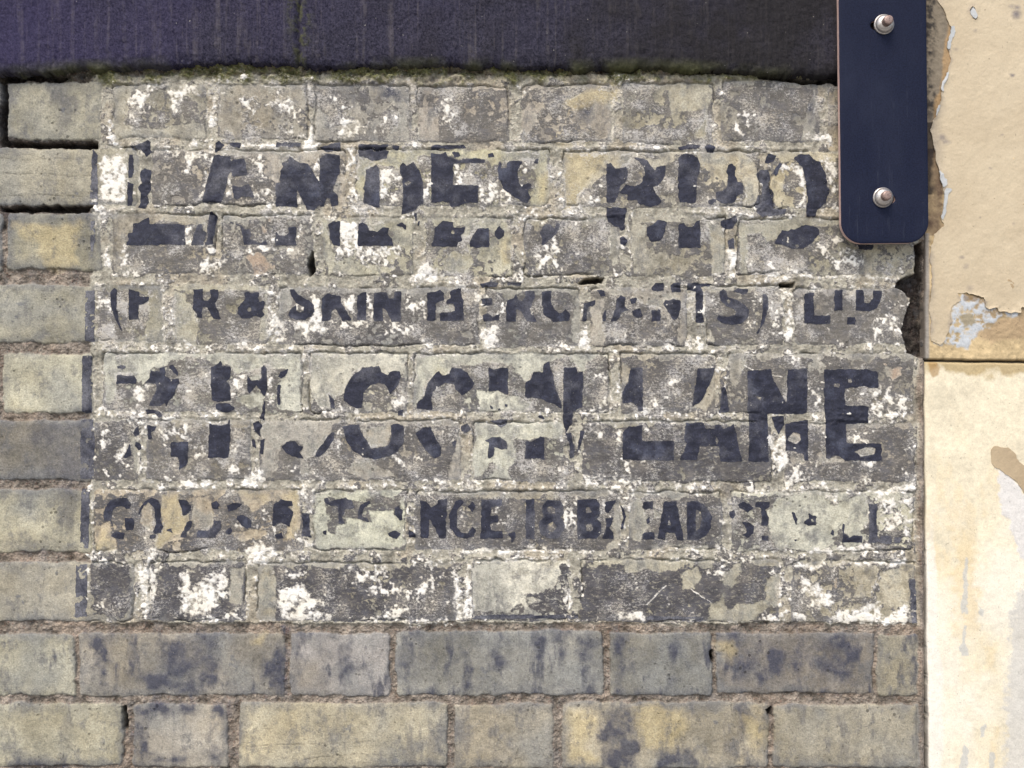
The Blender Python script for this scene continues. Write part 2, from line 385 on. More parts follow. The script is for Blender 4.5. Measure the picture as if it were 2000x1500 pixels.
# ------------------------------------------------------------------ traced marks
TILES = dict(A=(150, 260, 4), B=(600, 260, 4), C=(1050, 260, 4), D=(1400, 260, 4), E=(140, 520, 4), F=(500, 520, 4), G=(900, 520, 4), H=(1300, 520, 4),
             I=(140, 780, 4), J=(500, 780, 4), K=(900, 780, 4), L=(1300, 780, 4), M=(0, 0, 2.857), N=(600, 0, 2.857), P=(1200, 0, 2.857), Q=(1700, 400, 3),
             R=(0, 1060, 2.857), T=(600, 1060, 2.857), V=(1200, 1060, 2.857), X=(0, 380, 2.083), Z=(0, 0, 1))
MARKS = """# first_word
A L 410 170 440 170 445 300 430 340 405 350
A L 405 385 445 395 435 440 430 565 395 565 400 390
A L 500 290 530 275 580 290 585 320 570 360 585 440 550 480 560 540 535 590 480 580 500 540 495 470 480 420 510 390 490 330
A L 410 100 470 100 550 55 580 70 575 130 590 150 540 180 510 130 440 130
A L 1075 180 1110 170 1150 185 1200 180 1215 240 1200 300 1180 345 1140 510 1125 540 980 540 1010 410 1045 270
A L 1215 205 1310 200 1325 260 1335 325 1220 335 1205 290
A L 1215 410 1290 420 1340 400 1365 430 1380 500 1300 490 1255 515 1225 505
A L 1085 80 1110 65 1150 95 1120 130 1080 150
A L 1190 75 1285 75 1275 120 1250 110 1200 105
A L 1560 75 1750 75 1745 100 1680 110 1600 105 1560 110
A L 1660 180 1655 240 1600 230 1620 270 1590 300 1590 390 1555 390 1555 575 1720 575 1720 440 1800 600 1860 600 1900 560 1900 400 1810 240 1740 235
A L 1900 200 1950 160 2055 175 2050 320 2030 350 2005 410 2000 450 2040 490 2040 560 1990 570 1980 510 1950 500 1930 570 1900 575
B L 100 110 180 85 260 70 260 130 200 140 150 150 130 140
A L 400 790 435 775 440 710 500 695 530 670 560 655 570 710 840 715 850 870 390 875 385 850 405 840
A L 950 720 975 715 985 760 1010 780 1000 820 985 870 895 875 915 800
A L 1040 620 1060 610 1075 640 1100 650 1080 720 1075 780 1055 870 1005 870 1030 810 1015 740 1030 690
A L 1190 690 1280 720 1310 755 1350 750 1365 790 1350 820 1400 850 1410 870 1310 870 1290 780 1280 730
A L 1415 860 1440 865 1475 840 1490 870 1420 875
A L 1555 770 1585 800 1625 805 1655 780 1655 740 1715 735 1715 875 1550 875
B L 165 720 200 690 255 690 255 880 205 875 180 820 175 760
B L 460 290 500 270 540 255 565 275 565 575 540 580 490 565 440 545 450 450 440 420 455 370
B L 405 90 640 90 600 130 640 140 620 190 560 210 510 220 460 195 440 180 405 190
B L 670 95 720 100 710 130 670 120
B L 715 270 750 230 780 260 830 225 850 255 880 290 900 380 910 550 870 560 850 600 740 635 750 500 745 370 755 350 735 320
B H 760 390 790 370 815 385 800 400 775 420
B L 970 160 1040 165 1080 150 1100 185 1130 190 1180 215 1310 195 1390 205 1385 230 1140 235 1140 405 1335 410 1335 540 1240 545 1130 580 1110 545 1060 530 1000 545 970 540
B L 1130 150 1180 150 1200 180 1150 190
B L 970 90 1070 95 1220 95 1240 115 1130 120 970 125
B L 1410 160 1450 155 1460 185 1420 190
B L 1500 230 1520 235 1510 280 1555 265 1560 230 1610 210 1680 225 1660 260 1640 290 1650 380 1670 420 1720 390 1750 400 1745 430 1720 440 1735 480 1745 500 1720 545 1680 535 1600 480 1530 430 1500 350 1490 290
B L 1780 205 1805 200 1805 240 1770 230
B L 400 710 430 700 470 720 480 760 550 770 590 740 640 745 625 790 660 830 670 880 400 880
B L 690 720 740 700 770 720 770 750 740 730
B L 700 860 735 840 735 855
B L 1000 730 1040 705 1060 685 1140 700 1135 740 1230 740 1225 770 1200 800 1210 845 1180 850 1165 885 970 885 990 820
B H 1125 755 1150 755 1150 785 1125 785
B L 1270 860 1300 790 1340 745 1420 740 1425 890 1270 890
B L 1465 770 1500 730 1540 765 1540 800 1500 830 1465 800
B L 840 630 860 625 855 680 845 680
B L 870 690 880 690 870 730 860 720
B L 1840 730 1870 710 1900 715 1930 740 1945 710 1970 715 1965 745 1940 790 1860 865 1830 870 1840 820 1820 780
# second_word
C L 540 240 570 235 610 280 690 260 710 300 690 380 650 400 640 460 600 540 540 540
C L 760 195 810 200 860 215 880 250 920 300 930 265 995 255 1000 300 980 360 940 410 900 420 920 470 975 530 940 560 880 575 800 550 770 515 700 525 700 480 640 470 690 400 760 420 815 385 835 330 830 270 790 220
C L 540 580 695 585 690 640 680 690 680 750 650 765 630 730 600 720 550 690 540 650
C L 1100 190 1140 165 1200 170 1250 195 1270 240 1265 310 1245 350 1235 545 1150 540 1110 540 1100 500
C L 1490 255 1520 240 1545 260 1540 330 1560 380 1600 390 1610 420 1600 470 1560 490 1540 540 1480 555 1440 545 1400 520 1395 460 1430 455 1480 430 1490 350 1480 300
C L 1330 530 1370 510 1390 530 1360 555 1330 550
C L 1100 110 1170 90 1275 100 1230 130 1110 130
C L 1300 110 1340 90 1385 110 1370 150 1320 150
C L 855 740 900 715 940 680 1010 690 1000 740 990 790 950 845 890 850 855 800
C L 1100 720 1140 700 1170 735 1220 725 1240 690 1270 680 1270 895 1100 895
C L 640 820 670 805 700 840 680 875 645 870
C L 1430 690 1550 650 1560 690 1520 740 1480 750 1430 720
C L 1490 840 1530 820 1535 900 1495 900
D L 600 200 640 170 720 165 750 205 810 230 850 320 860 420 880 440 860 500 850 545 780 600 770 650 700 650 705 500 690 350 670 270 630 230
D L 370 230 400 165 460 180 440 220 400 235
D L 310 320 340 290 400 290 420 330 400 400 440 460 450 560 440 620 350 660 310 620 295 560 320 490 350 480 360 400 320 360
D L 440 310 490 235 510 235 480 290 460 340
D L 400 590 540 590 530 630 400 650
D L 450 860 510 760 560 760 640 740 690 710 740 730 800 745 800 790 740 860 680 895 600 905 520 880
D H 610 870 640 865 640 895 615 900
D L 1100 870 1220 875 1215 910 1110 905
# third_word
E L 310 190 330 165 350 185 350 330 365 420 390 505 350 430 315 340 305 250
E L 450 180 525 200 530 240 600 240 600 270 560 295 525 300 520 340 525 415 450 415
E L 950 180 1020 180 1025 270 1060 270 1090 240 1085 200 1080 185 1145 185 1145 240 1120 290 1140 340 1165 410 1110 410 1060 320 1020 310 1020 405 980 405 985 370 945 330 955 300
# fourth_word
E L 1345 205 1380 200 1400 215 1430 205 1465 210 1450 250 1470 280 1500 270 1510 290 1490 350 1510 380 1480 400 1440 385 1390 410 1330 405 1300 370 1305 320 1350 275 1360 250
E H 1380 320 1400 325 1405 350 1380 360 1365 340
# fifth_word
F L 265 185 300 180 330 220 370 250 420 270 455 310 455 350 430 390 380 420 320 415 270 400 255 380 270 340 310 310 310 345 340 360 375 350 380 320 350 300 310 275 280 240
F L 515 250 560 215 660 235 670 290 700 340 720 390 740 410 740 425 680 425 650 370 620 330 590 350 585 420 515 430
F L 790 235 830 205 860 200 860 420 790 420
F L 920 205 1020 205 1040 250 1080 250 1080 200 1130 195 1130 430 1065 430 1010 340 990 330 990 425 920 430
# sixth_word
F L 1340 210 1390 200 1440 180 1465 210 1465 260 1430 275 1405 295 1400 350 1405 425 1340 425
F L 1520 190 1600 175 1605 240 1620 260 1620 425 1440 425 1430 370 1555 350 1550 290 1490 290 1490 270 1520 250
G L 160 260 240 250 250 300 170 310
G L 170 380 210 370 250 395 300 380 300 425 180 430
G L 145 140 240 120 290 130 270 160 170 165
G L 370 125 470 130 460 150 370 145
G L 360 270 420 245 430 210 440 260 480 270 500 240 500 195 575 190 580 240 555 300 530 330 560 370 595 435 520 435 470 350 435 330 425 430 355 430
G L 635 200 710 195 700 270 730 340 770 375 820 340 850 370 850 420 800 430 720 430 650 380 635 300
G L 960 290 1050 265 1050 300 1000 320 980 380 980 430 945 430 955 360
G L 1070 190 1120 190 1125 230 1090 240
G L 1110 400 1125 340 1135 340 1130 425 1110 425
G L 1215 270 1250 230 1285 245 1280 310 1310 340 1250 370 1215 430 1170 430 1200 350
G L 1320 260 1370 250 1370 290 1330 300
G L 1340 350 1400 330 1420 390 1380 410 1340 380
G L 1490 345 1555 340 1560 425 1490 430
G L 1580 290 1600 265 1630 275 1660 260 1715 270 1715 330 1685 420 1660 420
G L 1490 170 1520 130 1580 130 1585 190 1540 195 1500 190
G L 1640 150 1660 130 1715 130 1715 200 1650 200
G L 1765 135 1840 130 1960 140 1940 155 1870 160 1890 200 1885 300 1880 360 1905 430 1890 440 1835 440 1835 195 1765 185
H L 420 200 450 170 475 200 480 240 560 270 620 300 650 340 640 400 590 450 520 460 440 440 400 410 415 385 470 395 540 390 560 360 540 340 470 310 430 270
H L 530 195 570 170 645 180 640 210 600 220 560 205
H H 470 265 490 255 510 275 490 295
H L 760 220 790 220 800 260 795 350 770 440 720 525 710 525 750 440 765 340
# seventh_word
H L 1085 215 1155 210 1160 385 1285 385 1285 450 1080 445
H L 1320 190 1380 185 1385 345 1320 345
H L 1485 185 1545 185 1550 285 1590 285 1620 250 1625 190 1690 195 1680 270 1640 330 1590 350 1485 345
H L 1420 400 1480 400 1480 455 1420 450
# eighth_word
E L 355 780 420 770 430 790 400 805 360 805
E L 360 850 385 845 430 865 490 850 510 890 500 915 355 915
E L 620 805 650 825 690 820 690 790 720 785 735 810 730 850 770 890 835 880 840 910 815 970 760 1060 740 1095 735 1065 690 1090 600 1090 650 1000 670 920 580 910 610 870
E L 760 775 790 770 830 820 825 850 790 820 765 800
E L 580 1125 640 1120 690 1140 710 1170 690 1180 650 1150 590 1155
I L 510 220 525 210 530 270 500 290 485 265
I L 500 330 530 340 545 380 520 395 495 360
I L 400 450 455 350 465 440 420 455
I L 590 200 670 210 655 240 620 250 625 300 600 310 600 240
I L 775 335 915 330 910 420 905 500 880 520 835 560 850 500 830 450 780 445
# ninth_word
E L 1090 790 1135 775 1165 735 1175 760 1165 785 1240 785 1240 870 1210 900 1240 930 1240 1050 1150 1060 1095 1045
E L 1130 1075 1170 1065 1240 1075 1270 1110 1230 1140 1180 1140 1130 1110
E L 1480 790 1500 770 1525 800 1525 960 1510 1010 1490 1000 1475 960 1440 920 1390 990 1375 960 1375 840 1390 870 1395 900 1480 890
E L 1500 1050 1515 1060 1500 1200 1470 1190 1490 1130
E L 1630 830 1690 805 1680 840 1640 870 1620 860
E L 1610 920 1635 930 1620 1000 1635 1080 1610 1085
I L 1080 190 1150 205 1220 195 1235 150 1240 300 1230 455 1070 455
I L 1415 190 1460 170 1490 200 1470 260 1480 300 1430 240
I L 1475 320 1505 310 1495 430 1475 420 1480 370
I L 1410 310 1430 310 1440 380 1415 370
F L 570 1010 610 1040 610 1110 585 1105
F L 890 785 960 780 980 830 1030 855 1060 820 1120 820 1130 860 1110 930 1050 1000 1030 960 1000 920 950 910 880 940 840 990 830 1060 825 1105 770 1105 690 1050 690 990 710 930 750 860 830 800
F L 1390 850 1430 820 1450 860 1510 840 1530 790 1600 800 1660 840 1705 920 1690 950 1610 1005 1560 960 1550 920 1480 910 1420 940 1380 980 1370 1040 1375 1120 1255 1110 1270 1060 1320 1020 1340 920
F L 1110 1130 1150 1120 1140 1160 1110 1170
J L 205 370 240 335 300 325 335 365 375 370 340 410 365 460 310 450 240 420
J L 465 450 480 400 530 340 590 260 615 260 605 320 570 380 510 440
J L 680 215 740 200 800 195 830 270 880 340 900 380 960 380 1030 360 1060 300 1050 200 1100 190 1155 205 1155 330 1110 400 1040 445 920 468 830 450 750 390 705 310
J L 1250 265 1310 220 1360 215 1395 280 1420 330 1450 380 1440 440 1400 460 1350 420 1290 350
J L 1530 340 1565 325 1555 380 1540 370
J L 1605 210 1650 190 1680 230 1640 260 1605 250
G L 220 785 260 810 310 795 370 790 370 1000 330 990 290 970 220 975
G L 505 905 545 890 570 830 640 830 650 760 690 745 720 870 740 950 790 1080 790 1120 740 1080 680 1060 610 1030 505 1025
G L 805 790 895 790 910 840 955 820 950 1100 870 1140 800 1125
G L 800 1125 880 1125 870 1220 820 1300 800 1200
G L 230 1092 250 1095 250 1112 234 1112
G L 340 1075 365 1080 365 1100 340 1100
G L 290 1108 312 1105 312 1125 292 1125
G L 605 1170 640 1160 650 1190 610 1190
K L 220 165 370 155 360 190 320 220 260 190
K L 190 320 240 300 300 295 360 330 360 385 320 390 265 375 250 450 215 465 215 340
K L 505 330 560 335 620 290 650 295 650 465 500 465
K L 820 270 860 260 870 310 890 380 880 450 850 460 850 350
K L 935 240 960 250 955 300 910 410
# tenth_word
G L 1325 795 1420 795 1420 1130 1390 1130 1380 1090 1330 1060 1300 1070 1265 1060 1265 980 1310 900
G L 1850 800 1980 800 1965 870 1930 940 1890 1040 1820 1090 1805 1090 1830 940
H L 440 950 465 940 480 1020 500 1140 425 1140 430 1060
H L 640 815 700 810 820 805 840 880 880 960 945 1080 950 870 955 805 1105 800 1105 1150 640 1150
H H 705 1005 745 1025 742 1052 712 1035
H L 1240 810 1550 805 1660 820 1660 950 1590 950 1555 940 1400 950 1395 1090 1575 1095 1580 1190 1245 1190 1240 990
H H 1310 915 1360 915 1360 950 1315 945
H H 1425 880 1450 875 1455 910 1430 915
K L 1265 260 1310 215 1415 205 1415 325 1665 325 1665 475 1265 470
L L 160 185 290 180 310 230 380 230 385 195 430 200 450 230 535 190 560 330 595 485 430 485 415 370 395 365 265 365 245 470 105 470 140 420 160 350 145 290
L H 385 300 405 290 415 330 395 355
L L 650 105 795 105 800 470 800 485 650 485
L L 830 140 920 130 925 200 880 270 850 210
L L 935 190 1110 160 1110 475 1085 475 1080 430 1000 400 935 400 940 330
L H 960 290 1000 250 1050 265 1060 320 1010 350 950 320
L L 1250 0 1400 0 1400 60 1580 55 1580 185 1410 190 1410 345 1690 345 1690 480 1400 480 1360 440 1310 440 1270 465 1250 460
L H 1480 410 1560 370 1640 380 1635 430 1520 450
# eleventh_word
I L 255 860 300 790 360 770 430 775 460 810 455 850 425 850 390 830 340 840 315 880 310 930 320 990 300 950 255 945 250 900
I L 415 930 470 925 490 950 480 1020 430 1020 415 990
I L 310 1065 350 1030 410 1050 400 1090 350 1085
I L 520 900 540 830 580 790 620 770 680 790 695 850 690 940 715 990 700 1040 650 1050 640 1030 660 980 645 850 600 800 560 830 530 900
I L 615 1060 660 1055 650 1080 610 1090
I L 745 1020 780 1005 785 1040 760 1030
I L 830 780 900 790 930 830 930 870 870 910 860 850
I L 900 960 940 950 935 1000 900 1030 890 1075 840 1080 870 1030
I L 1090 810 1130 790 1155 820 1140 855 1100 850
I L 1110 950 1165 945 1165 1010 1120 1075 975 1080 985 1020 1060 1030 1100 1000
I L 1215 830 1270 810 1330 815 1310 840 1240 870 1220 880
I L 1285 930 1310 900 1380 920 1405 950 1400 1000 1370 1015 1330 980
I L 1200 1030 1240 1000 1255 1030 1230 1060 1200 1050
# twelfth_word
I L 1575 820 1640 780 1720 800 1730 830 1690 840 1730 880 1720 930 1700 990 1640 960 1570 990 1570 920
I L 1590 1060 1640 1040 1650 1080 1600 1090
I L 1800 890 1860 895 1855 1000 1870 1075 1800 1070 1805 980
J L 530 770 560 770 570 800 700 770 750 790 770 840 700 860 670 920 690 970 650 960 640 830 590 830 540 810
J L 525 1030 550 1020 550 1060 525 1060
J L 795 870 830 820 890 790 890 810 840 850 830 910 870 930 880 960 820 940 795 930
J L 1085 850 1110 835 1145 870 1140 940 1125 950 1085 890
J L 1030 1050 1090 1025 1130 1050 1100 1090 1040 1070
J L 1285 790 1330 800 1370 850 1420 820 1420 785 1490 780 1480 1080 1430 1080 1400 1010 1350 920 1345 1080 1285 1080
J L 1520 870 1560 800 1600 785 1620 800 1580 850 1570 900 1570 990 1600 1040 1650 1050 1690 1000 1720 1020 1700 1070 1640 1090 1570 1070 1520 1000 1510 930
J L 1655 840 1690 800 1720 830 1690 880
J L 1760 785 1920 785 1920 830 1840 840 1830 910 1890 905 1890 960 1830 970 1835 1025 1930 1030 1930 1085 1755 1085
J L 1195 1020 1245 1050 1245 1080 1195 1075
K L 370 1050 425 1035 425 1070 400 1120 395 1085
# thirteenth_word
K L 510 785 575 780 575 1090 505 1090
K L 640 830 680 790 770 790 800 830 800 890 780 920 810 970 805 1030 760 1085 690 1090 630 1060 610 1000 620 950 650 920 635 880
K H 680 840 720 830 740 860 730 895 690 890 670 865
K H 680 970 720 955 745 990 740 1030 700 1040 670 1010
# fourteenth_word
K L 910 785 1050 780 1085 820 1085 890 1060 930 1095 970 1095 1040 1060 1085 910 1090
K H 975 840 1010 835 1020 880 980 890
K H 975 980 1020 970 1035 1010 1010 1040 980 1030
K L 1130 800 1210 785 1205 810 1180 850 1150 890 1130 880
K L 1130 930 1190 920 1185 970 1160 1000 1190 1040 1190 1085 1110 1085 1140 1000
K L 1250 830 1280 860 1290 920 1260 1020 1245 1010 1270 930
K L 1420 800 1500 795 1500 860 1430 855
K L 1450 940 1475 915 1480 960 1455 975
K L 1420 1050 1460 1035 1510 1040 1510 1090 1420 1090
K L 1590 800 1680 795 1740 1100 1690 1100 1670 1040 1600 1040 1590 1095 1535 1090
K H 1625 900 1640 985 1610 985
K L 1765 795 1850 795 1920 840 1960 920 1950 1000 1910 1070 1850 1100 1770 1095
K H 1835 860 1870 870 1890 930 1870 1000 1835 1030
# fifteenth_word
L L 570 820 600 800 660 820 680 850 640 885 610 860 580 850
L L 600 960 650 960 690 990 680 1050 640 1080 600 1060 630 1040 630 1000
L L 500 880 530 865 545 900 520 930 500 920
L L 700 800 810 800 810 840 775 860 805 920 800 985 750 985 745 850 700 840
L L 750 1065 800 1060 805 1105 750 1100
# sixteenth_word
L L 985 885 1005 890 1030 940 1020 980 1000 940
L L 1080 950 1120 930 1120 895 1180 920 1170 980 1120 985 1085 970
L H 1135 935 1150 930 1155 955 1140 960
L L 1000 1092 1032 1092 1015 1106
L L 1285 1045 1305 1020 1312 1060
L L 1380 960 1395 975 1395 1040 1430 1080 1480 1060 1535 1065 1530 1115 1380 1115
L L 1585 820 1650 815 1645 1000 1650 1060 1660 1110 1645 1120 1585 1115 1590 960
L L 1670 1065 1760 1065 1755 1125 1670 1120
L L 1790 1080 1835 1080 1835 1125 1790 1120
# border
Z L 181 292 189 300 192 400 176 400
Z L 177 432 187 432 186 470 180 500 177 480
Z L 167 567 185 567 184 667 166 667
Z L 161 695 179 696 179 807 160 805
Z L 158 822 182 818 185 868 182 935 156 935
Z L 159 955 175 955 172 1070 157 1070
Z L 149 1105 170 1102 170 1203 147 1205
Z L 1777 1133 1788 1130 1791 1214 1781 1217
Z L 1260 1203 1375 1206 1375 1213 1260 1210
Z L 922 1202 1130 1201 1130 1208 922 1209
# masks
A U 1090 130 1600 110 1900 130 1900 185 1760 250 1660 180 1600 290 1560 390 1480 320 1480 190 1310 190 1200 170 1100 170
A U 450 200 490 190 490 560 440 560 450 400
A U 290 640 1020 630 1015 700 950 715 840 710 570 690 440 700 430 780 390 800 380 1000 440 1050 400 1090 290 1090 280 800
A U 985 720 1010 690 1020 760 990 780
B U 210 360 250 300 310 330 310 570 200 560 240 480 200 440
B U 400 190 460 190 510 225 600 200 650 140 860 140 870 260 830 225 715 270 570 260 540 250 460 280 440 540 400 560 390 300
B U 1100 140 1480 140 1880 140 1900 400 1890 560 1740 560 1750 500 1790 330 1760 260 1800 200 1700 215 1560 230 1500 230 1440 270 1400 200 1310 190 1180 200
B U 120 690 200 680 160 720 180 860 220 1000 450 1020 700 1050 550 1110 160 1100 120 900
B U 440 700 560 690 700 680 830 690 830 830 720 880 640 760 560 770 480 760
B U 1140 700 1540 680 1600 800 1610 1040 1500 1100 1440 1080 1500 950 1500 850 1430 740 1330 740 1280 800 1210 840 1230 740
B U 1060 1000 1130 930 1260 950 1290 1020 1230 1110 1120 1100 1060 1050
C U 210 170 760 160 760 195 690 260 610 275 540 235 530 320 430 400 340 460 310 560 210 580 200 400
C U 840 200 1100 180 1000 250 920 290 880 250
C U 1240 140 1620 140 1700 260 1740 400 1700 560 1600 560 1620 420 1600 380 1540 330 1490 240 1480 350 1400 330 1270 240
C U 550 740 630 740 640 1000 590 1030 560 900
C U 740 690 850 720 850 850 870 1000 870 1110 760 1090 730 850
C U 870 980 960 930 1020 940 1050 1040 960 1050 880 1090
C U 1310 680 1440 720 1480 800 1480 1100 1360 1100 1350 950 1330 760
C U 1570 700 1740 700 1920 700 1960 760 1880 830 1800 840 1760 780 1640 790 1640 1000 1640 1100 1580 1090
D U 420 350 490 330 520 400 520 540 460 560 430 480
D U 740 160 930 140 930 220 800 220 740 200
D U 480 150 620 140 600 200 500 230
D U 400 680 680 680 640 750 500 760 450 840 380 780
E U 800 190 880 200 890 270 940 310 975 360 990 500 960 610 830 600 800 540
E U 520 480 640 400 700 380 720 560 600 600 500 590
E U 830 155 1530 155 1545 560 1470 580 1480 400 1520 300 1500 200 1150 180 830 180
E U 245 720 490 690 700 690 1080 690 1290 690 1780 690 1800 1130 1640 1130 1620 1080 1630 870 1690 800 1540 790 1510 770 1480 790 1400 820 1260 830 1250 770 1100 760 1000 710 800 720 740 770 700 790 640 800 600 880 520 890 490 850 360 840 350 900 345 1010 300 1100 270 1050 245 900
E U 1390 880 1430 840 1480 840 1480 880 1420 905
E U 1270 1040 1390 1000 1480 1010 1480 1100 1390 1110 1290 1070
F U 420 690 1160 690 1170 900 1130 830 1030 850 970 830 960 780 830 800 740 870 690 990 600 1040 570 1010 590 1130 500 1110 430 1000
F U 1240 700 1780 690 1990 700 1970 760 1800 750 1530 780 1510 840 1400 830 1330 950 1330 1010 1260 1060 1240 1110 1220 1000 1240 850
F U 180 190 260 180 290 250 260 330 180 400
F U 1405 295 1440 310 1550 290 1550 350 1470 350 1405 365
G U 120 970 230 975 300 980 380 1000 430 1010 540 1070 540 1110 480 1140 150 1140 130 1050
G U 380 720 460 700 560 690 720 690 650 760 640 820 560 830 540 890 500 900 470 860
G U 870 740 940 700 1000 720 980 770 960 820 920 830
G U 1155 820 1200 800 1240 720 1250 930 1250 1080 1160 1060
G U 1250 740 1310 780 1330 820 1310 910 1270 940
G U 1980 830 1960 1080 1900 1120 1810 1110 1820 1090 1890 1040
G U 880 200 920 200 930 600 870 590 860 460 890 330
G U 1020 300 1060 270 1140 250 1120 330 1110 420 1140 520 1120 620 1020 610
G U 1140 180 1700 210 1760 230 1770 560 1720 620 1690 540 1740 330 1715 260 1590 270 1560 330 1480 320 1400 290 1330 240 1220 240 1150 240
H U 385 830 410 720 420 900 400 1000 350 1080 250 1110 205 1110 280 1050 330 950
H U 490 720 560 700 640 720 610 800 570 870 550 960 510 900
H U 1120 760 1200 740 1250 770 1240 800 1120 800
H U 310 480 340 500 380 600 280 590
H U 330 170 420 160 430 200 350 220
I U 460 290 500 300 525 420 520 560 490 580 480 450 455 380
I U 700 740 830 720 830 780 870 900 920 880 930 1000 880 1080 790 1100 660 1180 650 1090 720 1000 690 900
I U 960 760 1090 760 1100 860 1110 960 1060 1020 1000 1000 960 1010 940 940
I U 540 860 590 810 630 830 645 940 630 1030 580 1020 540 960
I U 1300 720 1780 700 1790 1000 1740 1100 1660 1100 1730 900 1720 800 1600 780 1500 820 1400 880 1330 800
I U 180 980 300 950 310 1060 350 1100 340 1190 170 1190
I U 1250 1050 1400 1020 1500 1010 1560 1040 1500 1090 1300 1110
J U 40 170 600 160 590 260 470 440 380 480 490 580 350 600 340 430 370 370 300 320 210 350 180 420 170 520 100 600 50 620
J U 840 220 1040 200 1050 270 1020 360 900 375 850 270
J U 700 540 780 470 900 490 950 530 1030 560 1080 610 830 620
J U 1560 300 1600 200 1600 620 1510 610 1530 500
J U 1720 220 1820 180 2000 180 2000 300 1930 300 1880 290 1800 320 1810 460 1850 470 1790 550 1760 600 1700 600 1690 450
J U 450 720 960 720 900 770 830 800 760 790 700 760 560 760 540 820 560 860 560 1040 620 1060 650 970 690 970 730 910 800 940 900 970 880 870 1080 860 1090 900 1130 950 1145 900 1130 800 1160 760 1170 1120 1130 1160 880 1170 480 1170 450 1100
K U 110 200 360 190 560 200 700 180 800 200 800 320 760 310 650 290 560 330 500 320 420 310 430 480 370 550 400 640 200 640 280 520 260 480 150 560 110 520 180 420 180 320 240 290 110 290
K U 870 200 940 180 950 230 920 360 890 380
K U 900 460 935 400 955 480 950 570 900 570
K U 1200 820 1240 790 1250 1170 1110 1170 1190 1080 1190 980 1210 900
K U 1310 800 1400 760 1420 850 1470 930 1470 1000 1410 1060 1410 1120 1330 1100 1310 950
K U 1510 860 1570 870 1560 920 1510 920
K U 0 720 450 730 400 770 150 770 0 760
K U 650 760 780 730 760 770 680 800
K U 1490 1130 1940 1150 1940 1190 1490 1180
L U 860 780 960 740 1200 740 1300 820 1560 730 1590 830 1580 960 1500 1060 1440 1070 1390 1040 1380 960 1290 1040 1310 1130 1200 1180 880 1170 820 1080 810 1000 780 880 820 850
L U 980 440 1070 430 1090 500 1000 510 960 450
L U 1180 430 1230 400 1260 470 1400 460 1390 490 1200 500
L U 960 290 1000 250 1050 265 1060 320 1010 350 950 320
L U 1480 410 1560 370 1640 380 1635 430 1520 450
T U 930 120 1020 100 1140 90 1390 100 1425 180 1390 230 1330 260 1210 290 1220 370 1190 330 1150 360 1100 400 1050 380 1000 390 930 380 915 200
R U 1430 110 1510 100 1540 250 1540 430 1420 450
R U 600 380 690 355 730 390 650 410 590 400
R U 1290 150 1370 130 1350 350 1280 320
V U 370 180 460 130 480 200 440 260 390 260
V U 600 170 710 110 700 180 660 250 610 240
V U 540 340 600 310 620 380 660 360 700 340 840 330 860 200 920 170 930 340 840 370 770 440 520 440
V U 1480 160 1640 120 1650 380 1500 350
V U 1340 130 1480 130 1430 290 1340 310
V U 60 100 380 100 360 160 200 150 60 170
M U 640 480 740 480 700 600 690 700 900 720 1140 680 1140 770 640 780
M U 1220 480 1480 470 1700 500 1700 620 1560 510 1340 560 1360 680 1320 760 1220 700
N U 40 600 130 640 160 770 40 780
N U 350 480 570 480 560 780 430 780 540 620 450 560
N U 610 600 720 600 730 780 620 780
N U 1440 560 1600 480 1710 500 1710 790 1560 700 1480 620
N U 1190 640 1250 560 1290 680 1220 770
P U 300 480 540 480 510 780 440 770 510 620 380 620 330 700
P U 1110 500 1130 560 1110 780 1040 780 1060 640
A W3 190 200 230 170 380 170 405 260 380 330 400 400 390 540 310 550 200 530 195 430 190 330
A W3 840 180 920 150 1040 160 1020 200 930 190 880 300 850 310 860 240
A W3 1050 190 1075 200 1000 490 980 500 1010 330
A W3 1160 430 1185 350 1220 500 1140 500
A W2 1310 190 1440 180 1480 330 1440 350 1390 270 1330 240 1330 210
A W2 1380 430 1550 430 1550 640 1480 600 1400 500
A W3 1820 230 1895 190 1895 395
A W3 1715 450 1770 540 1720 560
A W2 840 100 1080 30 1080 90 1010 140 900 110
A W3 1280 85 1560 80 1560 110 1300 120
A W3 1750 80 1890 80 1890 140 1780 130
A W2 720 150 870 130 880 170 790 150 740 240
A W2 280 70 380 120 330 160 280 120
A W3 850 730 890 720 890 880 860 870
A W3 200 960 240 890 260 960 265 1060 200 1050
A W2 360 900 410 880 420 1000 440 1040 380 1060 350 960
A W2 960 880 1050 880 1100 960 1140 1060 1060 1120 980 1100 940 1040 1010 990 970 940
A W2 1340 880 1700 880 1750 960 1640 930 1450 910 1350 960
A W2 1480 820 1550 800 1550 880 1490 870
A W2 1720 680 1790 690 1760 780 1740 920 1720 880
B W2 260 80 395 90 400 200 350 300 390 500 390 620 320 640 330 400 320 330 270 250 260 150
B W3 570 290 680 290 660 420 620 520 570 550
B W1 660 300 740 300 740 560 580 575
B W2 890 290 970 290 965 550 915 550 905 380
B W2 1145 235 1200 235 1250 320 1240 410 1150 405
B W2 1330 540 1340 410 1480 380 1600 480 1620 570 1500 560
B W1 1640 250 1780 240 1760 370 1660 400
B W3 810 80 950 70 940 100 830 110
B W3 260 690 395 690 395 880 340 900 260 880
B W2 220 890 780 890 720 1000 640 1040 500 1010 250 980
B W3 780 1120 850 1050 950 1010 1060 1080 1050 1130 930 1160
B W2 1580 620 1800 590 1810 690 1660 700
B W2 1880 790 1960 760 1950 1000 1990 1080 1850 1070 1790 1000 1840 960 1830 880
B W2 1590 1110 1720 1090 1780 1190 1650 1150
C W2 150 430 190 440 195 600 150 590
C W3 210 600 310 620 320 640 230 630
C W1 340 470 480 400 520 340 530 400 520 540 430 600 400 560
C W3 0 960 60 1000 60 1080 0 1060
